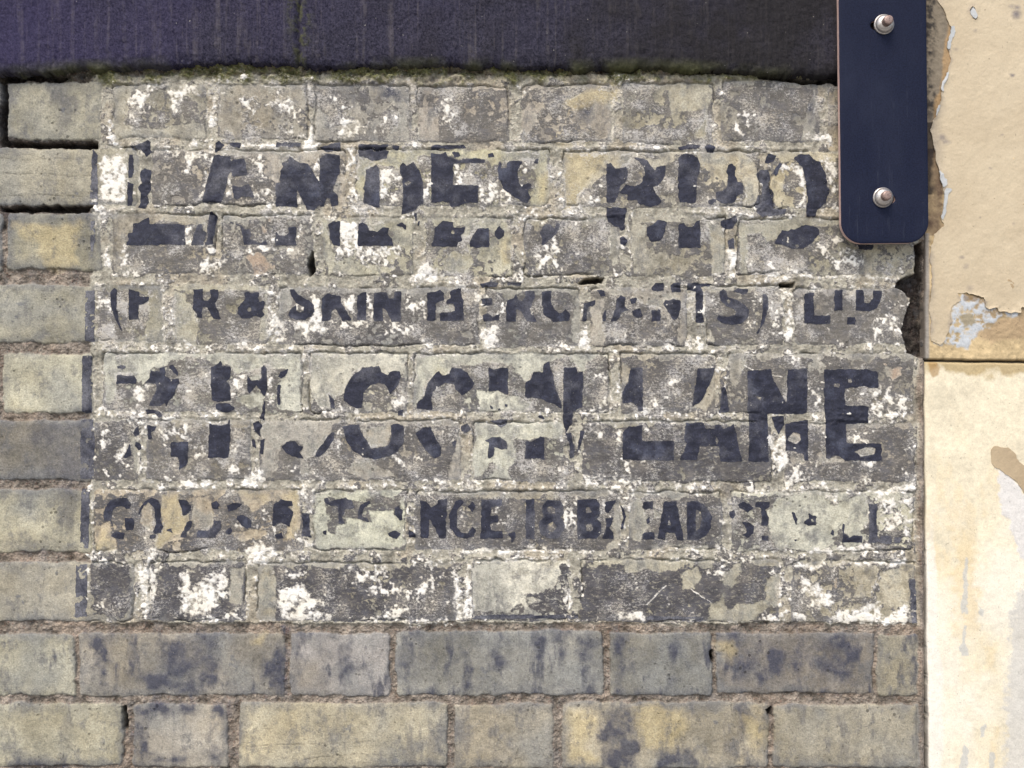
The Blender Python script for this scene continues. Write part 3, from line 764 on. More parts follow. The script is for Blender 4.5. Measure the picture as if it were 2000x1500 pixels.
C W2 100 870 160 770 150 990 120 1000
C W3 1480 910 1570 910 1560 1080 1500 1140 1480 1100
C W2 1290 230 1330 230 1310 300
C W2 1520 560 1600 450 1600 560
C W2 1760 950 1800 940 1850 1050 1780 1060
D W3 490 270 560 240 640 250 690 310 700 560 660 540 650 380 600 290 500 300
D W2 440 570 700 550 690 580 460 590
D W2 810 220 860 200 940 220 930 560 880 500 860 380
D W2 740 900 900 800 1080 900 1160 1040 950 1090 860 980
D W3 500 1110 1180 1110 1400 1110 1420 1140 1000 1130 520 1140
D W2 680 80 740 60 900 70 920 110 780 90 710 110
E W2 180 230 300 200 300 330 220 300 180 320
E W3 1560 350 1620 380 1700 500 1680 590 1600 590 1570 480
E W2 560 620 1100 600 1080 660 600 680
E W2 1180 640 1750 610 1770 660 1640 670 1200 660
E W2 1560 170 1590 180 1580 230
E W2 1070 830 1090 800 1090 1040 1030 1000 1050 900
E W3 500 930 600 910 580 1000 520 1060 480 1000
E W2 1250 850 1370 840 1370 970 1250 1000
E W2 180 1110 260 1030 270 1110 200 1160
E W1 1520 820 1600 820 1600 1070 1530 1070
F W3 450 230 500 260 510 430 560 500 540 540 420 500 390 560 280 460 260 420 400 420 460 350
F W2 660 260 780 230 780 400 720 400
F W2 860 200 920 210 920 420 860 420
F W2 580 430 840 420 820 490 640 520
F W1 1160 200 1330 210 1330 400 1180 420
F W1 1000 430 1250 440 1200 550 1000 540
F W3 1180 80 1400 30 1460 80 1360 130 1200 110
F W2 1020 1000 1060 960 1150 980 1170 1090 1060 1110
F W1 1170 690 1230 700 1220 1000 1180 980
F W2 660 1130 1000 1090 1020 1130 700 1150
F W2 310 310 345 305 375 320 375 350 340 358 312 345
G W3 150 440 280 440 300 600 200 670 150 600
G W2 290 230 350 240 350 420 310 380
G W2 350 50 560 60 570 140 430 130
G W3 920 500 970 470 1020 580 1010 640 910 610
G W2 1740 620 1830 520 1900 560 1990 640 1960 670 1800 650
G W2 1790 200 1830 200 1830 440 1780 560
G W2 1080 840 1150 800 1160 1080 1080 1120 1000 1110 1130 1060 1140 920
G W2 1160 660 1240 650 1260 1000 1250 1080 1220 1000 1240 720
G W1 960 840 1070 830 1080 900 970 920
G W1 1620 880 1780 880 1760 1040 1640 1000
G W2 1430 1130 1560 1030 1600 1110 1470 1150
G W2 890 1130 1140 1100 1140 1130 960 1150
H W2 140 620 380 600 390 660 200 640
H W1 670 250 760 260 750 400 650 500 640 430
H W3 920 200 990 210 980 330 1010 560 930 600 940 300
H W1 800 300 900 300 920 600 820 560
H W2 980 690 1090 700 1060 790 1000 760
H W2 1100 950 1240 1000 1240 1130 1120 1130 1170 1050
H W2 1580 940 1930 1000 1920 1180 1590 1180 1580 1090
H W1 1700 280 1900 290 1860 520 1620 590 1590 420
H W1 1410 950 1570 960 1560 1080 1410 1080
I W2 200 230 280 220 270 330 230 390 200 350
I W3 330 440 480 310 450 350 400 450 350 480
I W1 200 560 470 480 460 620 200 600
I W2 670 210 950 200 900 320 680 270
I W1 950 360 1070 350 1070 450 940 540
I W3 1240 340 1310 360 1280 420 1240 420
I W3 1230 500 1310 500 1310 580 1220 570
I W3 1330 600 1450 590 1530 650 1480 690 1340 680
I W3 890 640 1140 640 1130 690 910 690
I W2 620 650 880 670 700 690
I W2 120 650 180 650 160 1000 120 1040 140 850
I W2 170 690 450 680 430 710 210 700
I W1 1560 900 1480 840 1450 960 1540 1080 1680 1080 1600 1000
I W3 1350 1180 1430 1110 1560 1150 1570 1200 1360 1200
I W2 1770 1090 1800 1080 1800 1150 1870 1150 1870 1200 1790 1190
I W3 1770 720 1830 710 1840 760 1790 760
I W3 1270 980 1330 960 1340 1000 1280 1010
J W2 590 320 650 330 630 400 590 370
J W1 1060 430 1160 380 1150 500 1060 540 1010 500
J W2 1150 220 1200 240 1230 320 1160 290
J W2 1230 430 1310 410 1290 480 1240 470
J W2 230 520 330 530 300 570 240 560
J W2 830 660 1150 640 1130 680 850 690
J W3 0 600 80 620 90 690 0 680
J W1 1200 1090 1400 1100 1300 1150 1210 1180
J W1 1580 850 1650 850 1670 950 1640 1040 1590 1000
J W2 540 640 650 620 620 690 550 700
K W2 1060 260 1140 260 1140 310 1080 290
K W3 1220 240 1250 240 1250 390 1230 380
K W1 1420 230 1520 220 1460 310
K W2 1260 490 1330 480 1320 560 1270 560
K W3 0 1170 400 1160 1000 1180 1000 1200 0 1200
K W1 230 900 330 880 330 1010 230 1020
K W2 800 810 900 800 900 1000 820 1000
K W2 1590 650 1990 630 1990 660 1610 690
K W1 1100 650 1210 640 1200 690 1110 680
L W3 800 330 930 310 950 440 970 480 930 530 890 560 900 660 850 600 870 520 810 440
L W2 980 500 1160 500 1130 640 960 650 890 660 920 600
L W1 1430 220 1580 210 1580 330 1430 330
L W2 640 690 960 650 1000 700 660 730
L W3 1030 680 1210 690 1200 720 1050 710
L W3 1600 720 1940 640 1940 720 1660 740
L W2 1650 750 1940 760 1930 1100 1850 1120 1850 1000 1670 1040
L W2 1200 720 1340 740 1320 810 1270 800
L W2 400 850 450 980 430 1180 380 1170 430 1000
L W3 1440 480 1640 480 1640 500 1450 497
L W2 1860 560 1910 560 1890 640 1860 640
L W3 1100 1190 1600 1130 1600 1200
L W2 840 1170 1000 1180 1000 1200
R W2 480 60 560 60 560 100 480 110
R W3 740 150 790 120 850 140 890 150 880 230 860 320 820 400 790 420 790 250
R W3 1000 160 1050 150 1060 270 1120 200 1260 150 1280 280 1230 320 1170 400 1020 390 1000 300
R W2 1200 390 1350 370 1330 430 1230 420
R W3 1370 50 1450 10 1550 60 1500 110 1390 130
R W3 1560 270 1680 230 1740 300 1800 330 1700 380 1800 420 1560 430 1550 330
R W2 1520 150 1720 160 1690 200 1560 190
R W1 510 310 560 320 620 340 540 380
R W3 490 130 500 130 498 330 487 330
T W2 180 160 360 150 450 130 440 240 560 250 700 200 760 190 700 270 600 290 440 280 360 300 350 230 200 220
T W2 300 430 400 400 430 340 540 370 520 420 760 420 780 460 500 440
T W3 820 180 838 170 850 400 820 400
T W3 880 120 920 110 900 330 900 420 860 420 880 330
T W3 940 85 1230 80 1390 70 1390 100 1000 95
T W3 1420 250 1450 230 1480 340 1450 400 1440 330
T W3 0 380 130 400 130 430 0 430
T W1 300 130 500 100 400 200
V W3 0 410 150 380 150 425 0 430
V W2 530 150 600 130 590 170 540 165
V W3 1010 130 1200 120 1640 90 1640 120 1200 130 1060 140
V W3 1050 190 1110 230 1180 270 1240 330 1180 360 1100 350 1080 300 1040 260
V W3 1200 420 1260 380 1480 330 1500 420 1640 350 1650 440 1530 460 1240 440
V W3 1000 400 1090 400 1060 440 1020 440
V W2 830 400 960 370 970 410 900 440 800 430
V W1 1420 180 1480 170 1470 310 1420 290
M W2 730 540 780 500 860 490 850 580 790 620 710 680 700 600
M W3 930 500 1070 480 1130 540 1060 520 990 560 970 640 940 600
M W2 1150 620 1170 560 1200 480 1230 440 1210 560 1200 740 1160 760
M W2 1340 570 1420 550 1470 600 1420 640 1380 620
M W2 1500 590 1550 510 1660 600 1660 760 1600 740 1640 640 1560 600
M W3 1680 760 1740 700 1750 820 1690 820
M W3 1890 770 1930 680 2000 660 2000 780
M W2 1060 780 1190 760 1190 850 1040 820
M W2 600 690 630 670 630 780 610 780
M W3 1350 410 1400 440 1350 450
N W3 180 680 250 660 310 680 270 770 180 770
N W1 130 540 260 570 230 660 150 640
N W1 330 670 470 620 500 660 400 750 310 770
N W2 760 550 830 530 830 620 800 720 750 700
N W3 590 800 680 800 670 820 590 820
N W3 1180 480 1230 510 1210 530
P W1 90 500 140 490 120 600 90 580
P W1 680 620 780 640 740 760 660 740
P W3 1080 760 1200 740 1220 800 1100 780
R S 480 505 700 500 600 640 600 850 530 850 510 650
R S 860 530 1220 510 1210 640 1180 780 1090 850 880 840 720 760 860 680
R S 1480 640 1590 500 1590 850 1480 800
R S 1900 520 1980 520 1970 700 1920 780 1900 650
R S 740 910 1260 910 1250 960 950 950 800 980 760 960
R S 750 1000 800 1000 830 1180 1250 1180 1250 1240 750 1240
R S 80 1210 280 1190 340 1220 340 1257 80 1257
T S 190 530 260 520 270 700 240 800 200 700
T S 870 500 960 500 920 620 930 840 880 840
T S 1000 580 1140 560 1130 680 1050 700
T S 1260 520 1330 520 1290 640
T S 1390 500 1440 500 1440 720 1410 700
T S 1510 540 1650 540 1580 660 1530 800 1500 640
T S 500 500 640 500 650 620 560 560
T S 1640 950 1850 920 1840 1100 1800 1257 1650 1257 1640 1100
V S 0 500 90 500 80 850 0 850
V S 270 520 400 510 370 640 320 800 290 600
V S 680 530 820 520 850 700 830 780 690 760
V S 850 560 1060 520 1060 760 850 740
V S 1070 520 1330 530 1340 780 1150 800 1070 640
V S 0 920 110 920 140 1100 130 1250 0 1250
V S 240 1190 400 1130 500 1257 240 1257
V S 670 930 720 940 870 980 870 1000 740 980 720 1050
X S 100 930 320 920 330 1160 200 1150 110 1000
X S 50 85 360 85 360 115 60 115
X S 230 1200 330 1210 330 1450 280 1450
X S 0 1400 320 1400 320 1450 0 1450
M S 300 560 340 480 440 520 430 700 320 760
M S 1760 500 2000 500 2000 600 1760 590
N S 60 480 560 480 560 560 440 560 330 600 130 560
N S 610 500 720 500 740 620 620 640
N S 1500 590 1580 580 1560 700 1480 690
P S 780 600 1100 480 1110 700 900 760
N O 1440 570 1560 500 1700 490 1710 560 1600 560 1500 620 1450 640
N O 1350 750 1440 720 1520 700 1560 790 1370 790
A P 1340 980 1430 930 1540 1020 1530 1080 1400 1090
A P 1450 700 1500 700 1520 760 1470 790
B O 1500 860 1590 760 1610 1040 1480 1090
B O 1790 350 1880 330 1880 540 1800 540
V O 120 920 380 930 460 1060 330 1150 160 1150
V O 720 980 860 1000 850 1140 740 1120
T O 1450 930 1640 960 1560 1150 1640 1230 1450 1220
H P 1700 760 1790 800 1860 780 1850 860 1780 880
V P 1230 180 1255 190 1240 250 1220 240
V O 580 570 660 560 680 600 650 640
V O 1080 610 1180 600 1170 650 1100 640
X O 70 120 330 110 330 290 200 300 150 200
C O 220 160 540 180 500 330 360 440 300 560 220 570
I O 180 980 300 950 310 1060 350 1100 340 1190 170 1190
I O 1300 720 1780 700 1790 1000 1740 1100 1660 1100 1730 900 1720 800 1600 780 1500 820
I O 700 740 830 720 870 900 930 1000 790 1100 660 1180 690 900
R O 1360 540 1480 510 1480 590 1400 590
Z D 0 276 188 278 188 289 0 288
Z D 0 150 13 165 13 282 0 282
Z D 0 404 182 403 168 414 0 413
Z D 1788 482 1803 470 1804 700 1772 688 1764 640 1772 600 1778 580 1750 562 1755 548 1788 536
Z D 1480 148 1640 154 1640 166 1600 164 1480 156
Z D 0 140 60 140 140 152 120 158 0 158
Z D 1524 553 1552 551 1550 561 1526 561
Z D 1497 1385 1509 1380 1508 1398 1500 1396
Z D 240 1380 247 1378 247 1425 240 1425
Z D 1388 1272 1393 1272 1393 1292 1388 1292
Z D 601 505 612 490 616 530 606 540
Z D 1130 553 1175 553 1180 542 1140 542
Z A 176 1104 256 1104 259 1180 240 1205 178 1206
Z A 187 566 296 566 286 640 262 664 187 664
"""
groups, marks, cur = [], [], None
for line in MARKS.splitlines():
    p = line.split()
    if not p: continue
    if p[0] == '#':
        cur = p[1]
        if cur != 'masks': groups.append((cur, []))
        continue
    ox, oy, k = TILES[p[0]]
    q = np.array([float(v) for v in p[2:]]).reshape(-1, 2) / k + (ox, oy)
    (marks if cur == 'masks' else groups[-1][1]).append((p[1], q))

# ------------------------------------------------------------------ bricks: x0 y0 x1 y1, colour, paint cover 0..1, shade of the paint 0..1
BR = """
-180 160 2 272 M 0 0|15 161 197 271 G 0 0|222 165 402 270 M .62 .1|425 165 600 272 M .5 .1|611 165 803 277 B .55 .15|815 168 994 277 M .72 .1|1020 165 1195 279 M .58 .15|1217 162 1394 283 M .66 .15|1410 158 1597 277 M .72 .2|1615 165 1790 290 O .5 .2
-120 289 268 402 G 0 0|297 292 677 400 M .8 .12|699 292 1075 403 Y .75 .2|1101 295 1486 405 Y .72 .2|1508 295 1790 405 Y .7 .2
-370 418 2 530 M 0 0|13 416 198 527 Y 0 0|219 417 421 533 M .8 .2|432 420 609 535 M .68 .2|629 426 807 537 G .62 .2|832 426 1001 540 Y .6 .25|1026 426 1210 537 M .75 .3|1231 423 1420 538 M .7 .3|1442 426 1688 537 M .72 .25|1693 470 1789 537 G .45 .2
-70 557 319 669 G 0 0|340 557 526 671 G .85 .25|543 561 935 675 B .75 .35|951 562 1131 677 B .85 .3|1153 562 1342 676 M .82 .3|1377 557 1528 673 M .85 .25|1551 563 1774 672 B .85 .1
-190 690 -6 805 M 0 0|6 690 181 805 L 0 0|201 690 590 805 L .8 .2|604 689 795 806 L .8 .25|808 690 1190 805 L .82 .3|1213 690 1399 806 M .92 .5|1421 690 1786 806 M .85 .35
-210 821 180 938 D 0 0|184 819 270 938 M .9 .8|285 820 490 938 M .78 .3|508 820 901 938 M .85 .4|924 824 1101 940 L .85 .35|1137 822 1506 940 M .95 .75|1532 826 1786 940 M .88 .45
-230 957 178 1078 G 0 0|184 956 590 1077 O .78 .5|610 957 794 1075 L .8 .4|811 959 1212 1074 M .85 .55|1229 960 1409 1073 M .85 .6|1428 960 1786 1076 L .7 .4
-130 1098 262 1214 M .0 1|290 1097 481 1213 M .82 1|504 1099 890 1213 M .86 1|919 1093 1110 1212 L .84 1|1134 1093 1522 1214 M .95 1|1547 1096 1790 1216 G .6 .6
-250 1240 146 1358 G 0 0|154 1237 556 1359 B 0 0|567 1237 761 1359 B 0 0|774 1233 1178 1358 B 0 0|1192 1236 1389 1359 B 0 0|1397 1237 1708 1354 D 0 0|1715 1239 1794 1359 M 0 0
-150 1373 243 1496 G 0 0|261 1376 445 1498 M 0 0|467 1373 872 1499 N 0 0|887 1376 1080 1500 M 0 0|1099 1373 1504 1502 Y 0 0|1513 1377 1794 1500 M 0 0
"""
BCOL = dict(M=alb(162, 155, 138), G=alb(172, 166, 146), L=alb(192, 188, 168), Y=alb(172, 165, 141), D=alb(140, 135, 124), B=alb(152, 148, 138), O=alb(178, 166, 138), N=alb(174, 166, 143))
bricks = []
for row in BR.strip().splitlines():
    r = []
    for b in row.split('|'):
        b = b.split(); r.append([float(v) for v in b[:4]] + [b[4], float(b[5]), float(b[6])])
    k = 0
    while r[0][0] > -760:                       # the wall goes on to the left of the picture
        x1 = r[0][0] - 13; wd = (388, 187)[k % 2]; k += 1
        r.insert(0, [x1 - wd, r[-1][1], x1, r[1][3], random.choice('MGMBDY'), 0, 0])
    bricks += r
y = 1512
while y < 3350:                                 # and down to the pavement
    x = -760 - random.random() * 150; k = 0
    while x < 1700:
        wd = random.choice((388, 388, 190)); x1 = min(x + wd, 1794)
        if 1794 - x1 < 60: x1 = 1794
        bricks.append([x, y, x1, y + 122, random.choice('MGMBDY'), 0, 0]); x = x1 + 13
    y += 136

# ------------------------------------------------------------------ fields over the brick wall
xs = axis(-700, -6, 1806, 1806, SPACING); ys = axis(120, 120, 1506, 3330, SPACING)
xs = xs[xs < 1806.5]
gw = Grid(xs, ys)
X, Y = np.meshgrid(xs.astype(np.float32), ys.astype(np.float32))
wa = fbm(xs, ys, 26, 1, 4); wb = fbm(xs, ys, 26, 2, 4)              # ragged edges
sa = lattice(xs, ys, 6, 6, 901); sb = lattice(xs, ys, 6, 6, 902)
n_big = fbm(xs, ys, 60, 3, 5); n_fine = fbm(xs, ys, 11, 4, 3, .7); n_mid = fbm(xs, ys, 26, 5, 4, .6)
n_edge = fbm(xs, ys, 9, 6, 2, .8); n_sp = fbm(xs, ys, 7, 16, 2, .9); n_col = fbm(xs, ys, 120, 7, 5); n_vert = fbm(xs, ys, 80, 8, 5, .65, .28)
n_hue = fbm(xs, ys, 90, 9, 3)
Xr, Yr = X + wa * 2.2 + sa * .7, Y + wb * 2.2 + sb * .7             # torn
Xs, Ys = X + wa * .25 + sa * .4, Y + wb * .25 + sb * .4             # brush edges

bsd = np.full(X.shape, -40, np.float32); bid = np.zeros(X.shape, np.int32) - 1
cover = np.zeros(X.shape, np.float32); shade = np.zeros(X.shape, np.float32)
base = np.zeros(X.shape + (3,), np.float32); tilt = np.zeros(X.shape, np.float32)
top_d = np.full(X.shape, 99, np.float32)
for i, (x0, y0, x1, y1, cc, cv, sh) in enumerate(bricks):
    sl = gw.window(x0, y0, x1, y1, 16)
    if X[sl].size == 0: continue
    xx, yy = X[sl] + wa[sl] * 1.8 + sa[sl] * 1.0 + n_hue[sl] * 2.0, Y[sl] + wb[sl] * 1.8 + sb[sl] * 1.0 + n_big[sl] * 1.6
    R = random.uniform(3, 9)
    qx, qy = np.abs(xx - (x0 + x1) / 2) - ((x1 - x0) / 2 - R), np.abs(yy - (y0 + y1) / 2) - ((y1 - y0) / 2 - R)
    sd = R - np.hypot(np.maximum(qx, 0), np.maximum(qy, 0)) - np.minimum(np.maximum(qx, qy), 0)
    b = sd > bsd[sl]
    bsd[sl] = np.where(b, sd, bsd[sl])
    c = BCOL[cc] * random.uniform(.93, 1.06) * np.array([random.uniform(.97, 1.03), 1, random.uniform(.95, 1.05)])
    bid[sl] = np.where(b, i, bid[sl]); cover[sl] = np.where(b, cv, cover[sl]); shade[sl] = np.where(b, sh, shade[sl])
    base[sl] = np.where(b[..., None], c, base[sl])
    tl = random.uniform(-.5, .5) + random.uniform(-.6, .6) * (xx - x0) / (x1 - x0) + random.uniform(-.5, .5) * (yy - y0) / (y1 - y0)
    tilt[sl] = np.where(b, tl, tilt[sl])
    top_d[sl] = np.where(b, yy - y0, top_d[sl])
brick = bsd > 0
inside_sign = np.clip(np.minimum.reduce([(X - 172) / 10, (1222 - Y) / 10, (Y - 140) / 10, (1796 - X) / 10]) + wa * .3, 0, 1)
sign = inside_sign * np.where(Y < 285, .8, 1)

# brick colour: burnt and yellow clouds, grey arrises, vertical soot runs
col = base * (1 + .20 * n_col + .10 * n_mid)[..., None]
warm = np.clip(n_hue * .9 - .1, 0, 1)[..., None]
col = col * (1 - .45 * warm) + col * np.array([1.08, 1.0, .82]) * .45 * warm
cool = np.clip(-n_hue * .9 - .2, 0, 1)[..., None]
col = col * (1 - .5 * cool) + np.array(alb(150, 152, 148)) * .5 * cool
rim = np.clip(1 - bsd / (22 + 14 * wa), 0, 1)[..., None] * .72 * np.clip(.7 + .6 * n_big, 0, 1)[..., None] * np.where(sign * cover > 0, .75, 1)[..., None]
col = col * (1 - rim) + np.array(alb(118, 119, 120)) * rim
soot = np.clip(n_vert * 1.3 + n_big * .5 + .2 * n_mid - .50, 0, 1)
soot = soot * np.where(Y > 1225, .9, np.where(X < 160, .12, .35)) * np.where(Y > 1365, .55, 1)
kept = (np.clip(sign, 0, 1) * (cover > 0))[..., None] * np.clip(.55 + .35 * n_mid + .2 * n_fine, 0, 1)[..., None]
col = col * (1 - kept) + (base * 1.45 + .04) * kept
wash = (np.clip(sign, 0, 1) * (cover > 0) * np.clip(.12 + .55 * n_mid + .35 * n_big + .25 * n_fine, 0, .75))[..., None]
col = col * (1 - wash) + np.array(alb(147, 146, 135)) * wash
# mortar
mort = np.array(alb(185, 180, 163)) * (1 + .25 * n_mid + .18 * n_fine)[..., None]
mort_open = np.array(alb(139, 129, 117)) * (1 + .30 * n_mid + .25 * n_fine)[..., None]
open_joint = np.clip(1 - sign * 1.2, 0, 1)
mort = mort * (1 - open_joint[..., None]) + mort_open * open_joint[..., None]
red = (np.clip(n_hue * 1.2 - .3, 0, .6))[..., None]
mort = mort * (1 - red) + mort * np.array([1.07, .98, .90]) * red
smear = np.clip(2.5 * n_mid + 3.5 * n_big + .3, -.2, 9) * sign
bmix = np.clip((bsd - smear) / 2.5 + .5, 0, 1)[..., None]
col = mort * (1 - bmix) + col * bmix

G = np.where(brick, (cover - .5) * 24 * np.where(cover > 0, 1, 2) + 3 * n_big + 5 * n_mid + 5 * n_fine, -2.5 + 8 * n_mid + 4 * n_fine - open_joint * 40)
G = np.where(brick & (cover == 0), -20, G)
G = np.minimum(G, np.where(brick & (top_d < 16), (top_d - 9) * 1.2 + 9 * n_mid, 99))
W = -16.5 + 8 * n_sp + 5 * n_fine + 4 * n_mid + 2.5 * n_big + 6.5 * np.exp(-(bsd / 9) ** 2) + np.where(brick, 0, 3.0) - (1 - sign) * 40
W = np.minimum(W, 6)
S_st = np.zeros(X.shape, np.float32); O_st = np.zeros(X.shape, np.float32); P_st = np.zeros(X.shape, np.float32)
D_sd = np.full(X.shape, -30, np.float32)
for kind, q in marks:
    m = 30
    sl = gw.window(q[:, 0].min(), q[:, 1].min(), q[:, 0].max(), q[:, 1].max(), m)
    if X[sl].size == 0: continue
    sd = poly_sdf(q, Xr[sl], Yr[sl])
    if kind == 'U':
        G[sl] = np.minimum(G[sl], -sd + n_edge[sl] * 1.6)
        W[sl] = np.where((sd > 3) & brick[sl], np.minimum(W[sl], -5 + 2 * n_fine[sl] - np.clip(sd, 0, 6)), W[sl])
    elif kind == 'A': G[sl] = np.maximum(G[sl], np.minimum(sd, 7) - .5 + 4 * n_fine[sl] + 3 * n_mid[sl])
    elif kind == 'S': S_st[sl] = np.maximum(S_st[sl], np.clip((sd + 9 + 8 * n_vert[sl] + 7 * n_big[sl] + 6 * n_mid[sl] + 4 * n_fine[sl]) / 24, 0, 1))
    elif kind == 'O': O_st[sl] = np.maximum(O_st[sl], np.clip((sd + 4 + 9 * n_big[sl] + 5 * n_mid[sl]) / 16, 0, 1))
    elif kind == 'P': P_st[sl] = np.maximum(P_st[sl], np.clip((sd + 3 + 6 * n_mid[sl]) / 9, 0, 1))
    elif kind == 'D': D_sd[sl] = np.maximum(D_sd[sl], sd)
for kind, q in marks:
    if kind[0] != 'W': continue
    sl = gw.window(q[:, 0].min(), q[:, 1].min(), q[:, 0].max(), q[:, 1].max(), 30)
    sd = poly_sdf(q, Xr[sl], Yr[sl])
    k = kind[1]
    if k == '3': v = np.minimum(sd * 1.1, 5.5) + 3.8 * n_fine[sl] + 4.2 * n_sp[sl] - 1.6 + 1.5 * n_mid[sl]
    elif k == '2': v = np.minimum(sd * .7, 4.5) - 5.2 + 5 * n_fine[sl] + 6 * n_sp[sl] + 2 * n_mid[sl]
    else: v = np.minimum(sd * .7, 4.5) - 9.0 + 5 * n_fine[sl] + 7.5 * n_sp[sl] + 3 * n_mid[sl]
    W[sl] = np.maximum(W[sl], np.where(sd > -14, v, -30))
S_st = S_st * np.where((X < 170) & (Y < 1225), .6, 1)
S_all = np.maximum(S_st, soot * brick)[..., None] * .92 * np.clip(.75 + .35 * n_mid, .3, 1)[..., None]
col = col * (1 - S_all) + np.array(alb(72, 74, 87)) * S_all
o = O_st[..., None] * .5
col = col * (1 - o) + np.array(alb(204, 186, 138)) * o
p = P_st[..., None] * .5 * np.clip(.8 + .5 * n_mid, 0, 1)[..., None]
col = col * (1 - p) + np.array(alb(178, 142, 112)) * p
G = np.where(P_st > .5, -8, G)
# moss and dirt along the ledge under the stone band
ledge = np.clip((168 + 10 * wa - Y) / 14, 0, 1) * (~brick)
moss = (ledge * np.clip(.75 + .8 * n_mid, 0, 1))[..., None]
col = col * (1 - moss) + (np.array(alb(98, 98, 62)) * (1 + .3 * n_fine[..., None])) * moss
G = np.where(ledge > .3, -9, G)
crk = np.zeros(X.shape, np.float32); scr = np.zeros(X.shape, np.float32)
for ln, dark in (('0 310 60 312 190 309', 1), ('0 338 90 341 180 345', 1), ('0 385 70 381 180 384', 1), ('82 1102 86 1120 84 1150', 1), ('468 1457 600 1453 720 1450', 1), ('590 1484 690 1472 800 1479', 1),
                 ('26 1275 29 1320', 1), ('60 1270 62 1292', 1), ('440 335 560 340 690 338', 1), ('430 372 560 376 680 374', 1), ('905 1300 912 1340', 1), ('1180 1392 1186 1440', 1), ('1430 1395 1452 1432', 1), ('940 1478 935 1500', 1),
                 ('1452 712 1485 730 1530 736 1578 742', 0), ('1596 748 1640 749 1690 756', 0), ('577 370 592 335 604 321', 0), ('1265 1180 1300 1145', 0), ('1390 1178 1345 1150', 0)):
    q = np.array([float(v) for v in ln.split()]).reshape(-1, 2)
    sl = gw.window(q[:, 0].min(), q[:, 1].min(), q[:, 0].max(), q[:, 1].max(), 8)
    xx, yy = X[sl] + wa[sl] * 1.5, Y[sl] + wb[sl] * 1.5
    dd = np.full(xx.shape, 99.)
    for (x0, y0), (x1, y1) in zip(q[:-1], q[1:]):
        tt = np.clip(((xx - x0) * (x1 - x0) + (yy - y0) * (y1 - y0)) / ((x1 - x0) ** 2 + (y1 - y0) ** 2), 0, 1)
        dd = np.minimum(dd, np.hypot(xx - x0 - tt * (x1 - x0), yy - y0 - tt * (y1 - y0)))
    v = np.clip(1.6 - dd, 0, 1) * np.clip(.55 + .6 * n_fine[sl], 0, 1)
    if dark: crk[sl] = np.maximum(crk[sl], v)
    else: scr[sl] = np.maximum(scr[sl], v)
col = col * (1 - .40 * crk[..., None])
W = np.where(scr > .35, 3, W)
# deep joints and voids: dirt colour with their dark shade painted in
dk = np.clip(D_sd / 5 + .5 + .4 * n_mid, 0, 1)
left_j = np.clip((190 - X) / 12, 0, 1) * (~brick) * np.clip((470 - Y) / 60, 0, .8)
dkc = np.maximum(dk, left_j)[..., None]
col = col * (1 - dkc) + np.array(alb(54, 48, 45)) * (1 + .5 * np.clip(n_fine, -.6, 1))[..., None] * dkc
G = np.where(dk > .4, -20, G); W = np.where(dk > .4, -20, W)
# dark crusts at the top of some bricks
fx = np.clip((X - 1700) / 60, 0, 1)

# heights in mm
joint = np.where(sign > .5, -.15 + .55 * n_mid + .45 * n_fine + .4 * n_big, -2.3 + 1.0 * n_mid + .9 * n_fine)
right_f = (X > 1790)
H = np.where(brick, .35 * n_mid + .30 * n_big + tilt - 2.2 * np.exp(-np.maximum(bsd, 0) / 3.5), joint)
t = np.clip((bsd - .6 * smear) / 3 + .5, 0, 1)
H = joint * (1 - t) + (.30 * n_mid + .30 * n_big + tilt * .7 - np.where(sign > .5, .55, 1.1) * np.exp(-np.maximum(bsd, 0) / 3.5)) * t
crack = np.exp(-((bsd - .6 * smear - .2 + .8 * wa) / 1.5) ** 2) * np.clip(n_col * 1.8 - .55 + (top_d < 9) * (1.0 + .8 * n_big), 0, 1)
H = H - 3.4 * crack * sign - .35 * crk
H = H - np.clip(D_sd / 4 + .3, 0, 1) * 16
H = H + np.clip(ledge, 0, 1) * (1.0 + 1.5 * n_mid + n_fine)
H = np.where(G > 0, H + .15, H)
H = H + np.clip(W / 4, 0, 1) * .16 + np.exp(-((top_d + 5) / 3.5) ** 2) * .9 * sign * (~brick) * np.clip(.6 + n_big, 0, 1.2)
H = np.where(right_f & (D_sd < -4), -1.0 + .5 * n_mid + 3.0 * np.exp(-((X - 1799) / 4) ** 2), H)

bloom = np.clip(1 - bsd / 12, 0, 1) * .35 * sign * brick * np.clip(.4 + n_big, 0, 1)
film = np.stack([np.clip(.5 + G / 24, 0, 1), np.clip(.5 + W / 24, 0, 1), bloom], -1)
scuff = np.clip((.35 * n_mid + .40 * n_big + .16), 0, .8) * sign * np.where(G > -4, 1, .25) * (dkc[..., 0] < .3)
scuff = scuff * (1 - .6 * np.clip(shade * 1.3, 0, 1))
scuff = np.clip(np.maximum(scuff, np.clip(W / 9 + .6, 0, .9)), 0, 1) * np.clip(sign * 1.5, 0, 1)
aux = np.stack([np.clip(.5 - (bsd - smear) / 3, 0, 1) * (1 - dkc[..., 0] * .6) * (1 - .55 * sign), np.clip(shade + .22 * n_col, 0, 1), scuff], -1)
col = np.clip(col, .012, .8)

bf = (brick[:-1, :-1].astype(int) + brick[1:, :-1] + brick[1:, 1:] + brick[:-1, 1:]) >= 2

def thing(name, label, cat, loc):
    o = bpy.data.objects.new(name, None); COL.objects.link(o)
    o.empty_display_size = .05
    o['label'] = label; o['category'] = cat
    return o

wall = thing('brick_wall', 'old yellow stock brick wall with flaking painted ghost sign in black capitals', 'brick wall', (0, 0, 0))
grid_mesh('brickwork', xs, ys, H, bf, WALL, dict(base=col, film=film, aux=aux), wall)
grid_mesh('mortar', xs, ys, H, ~bf, WALL, dict(base=col, film=film, aux=aux), wall)

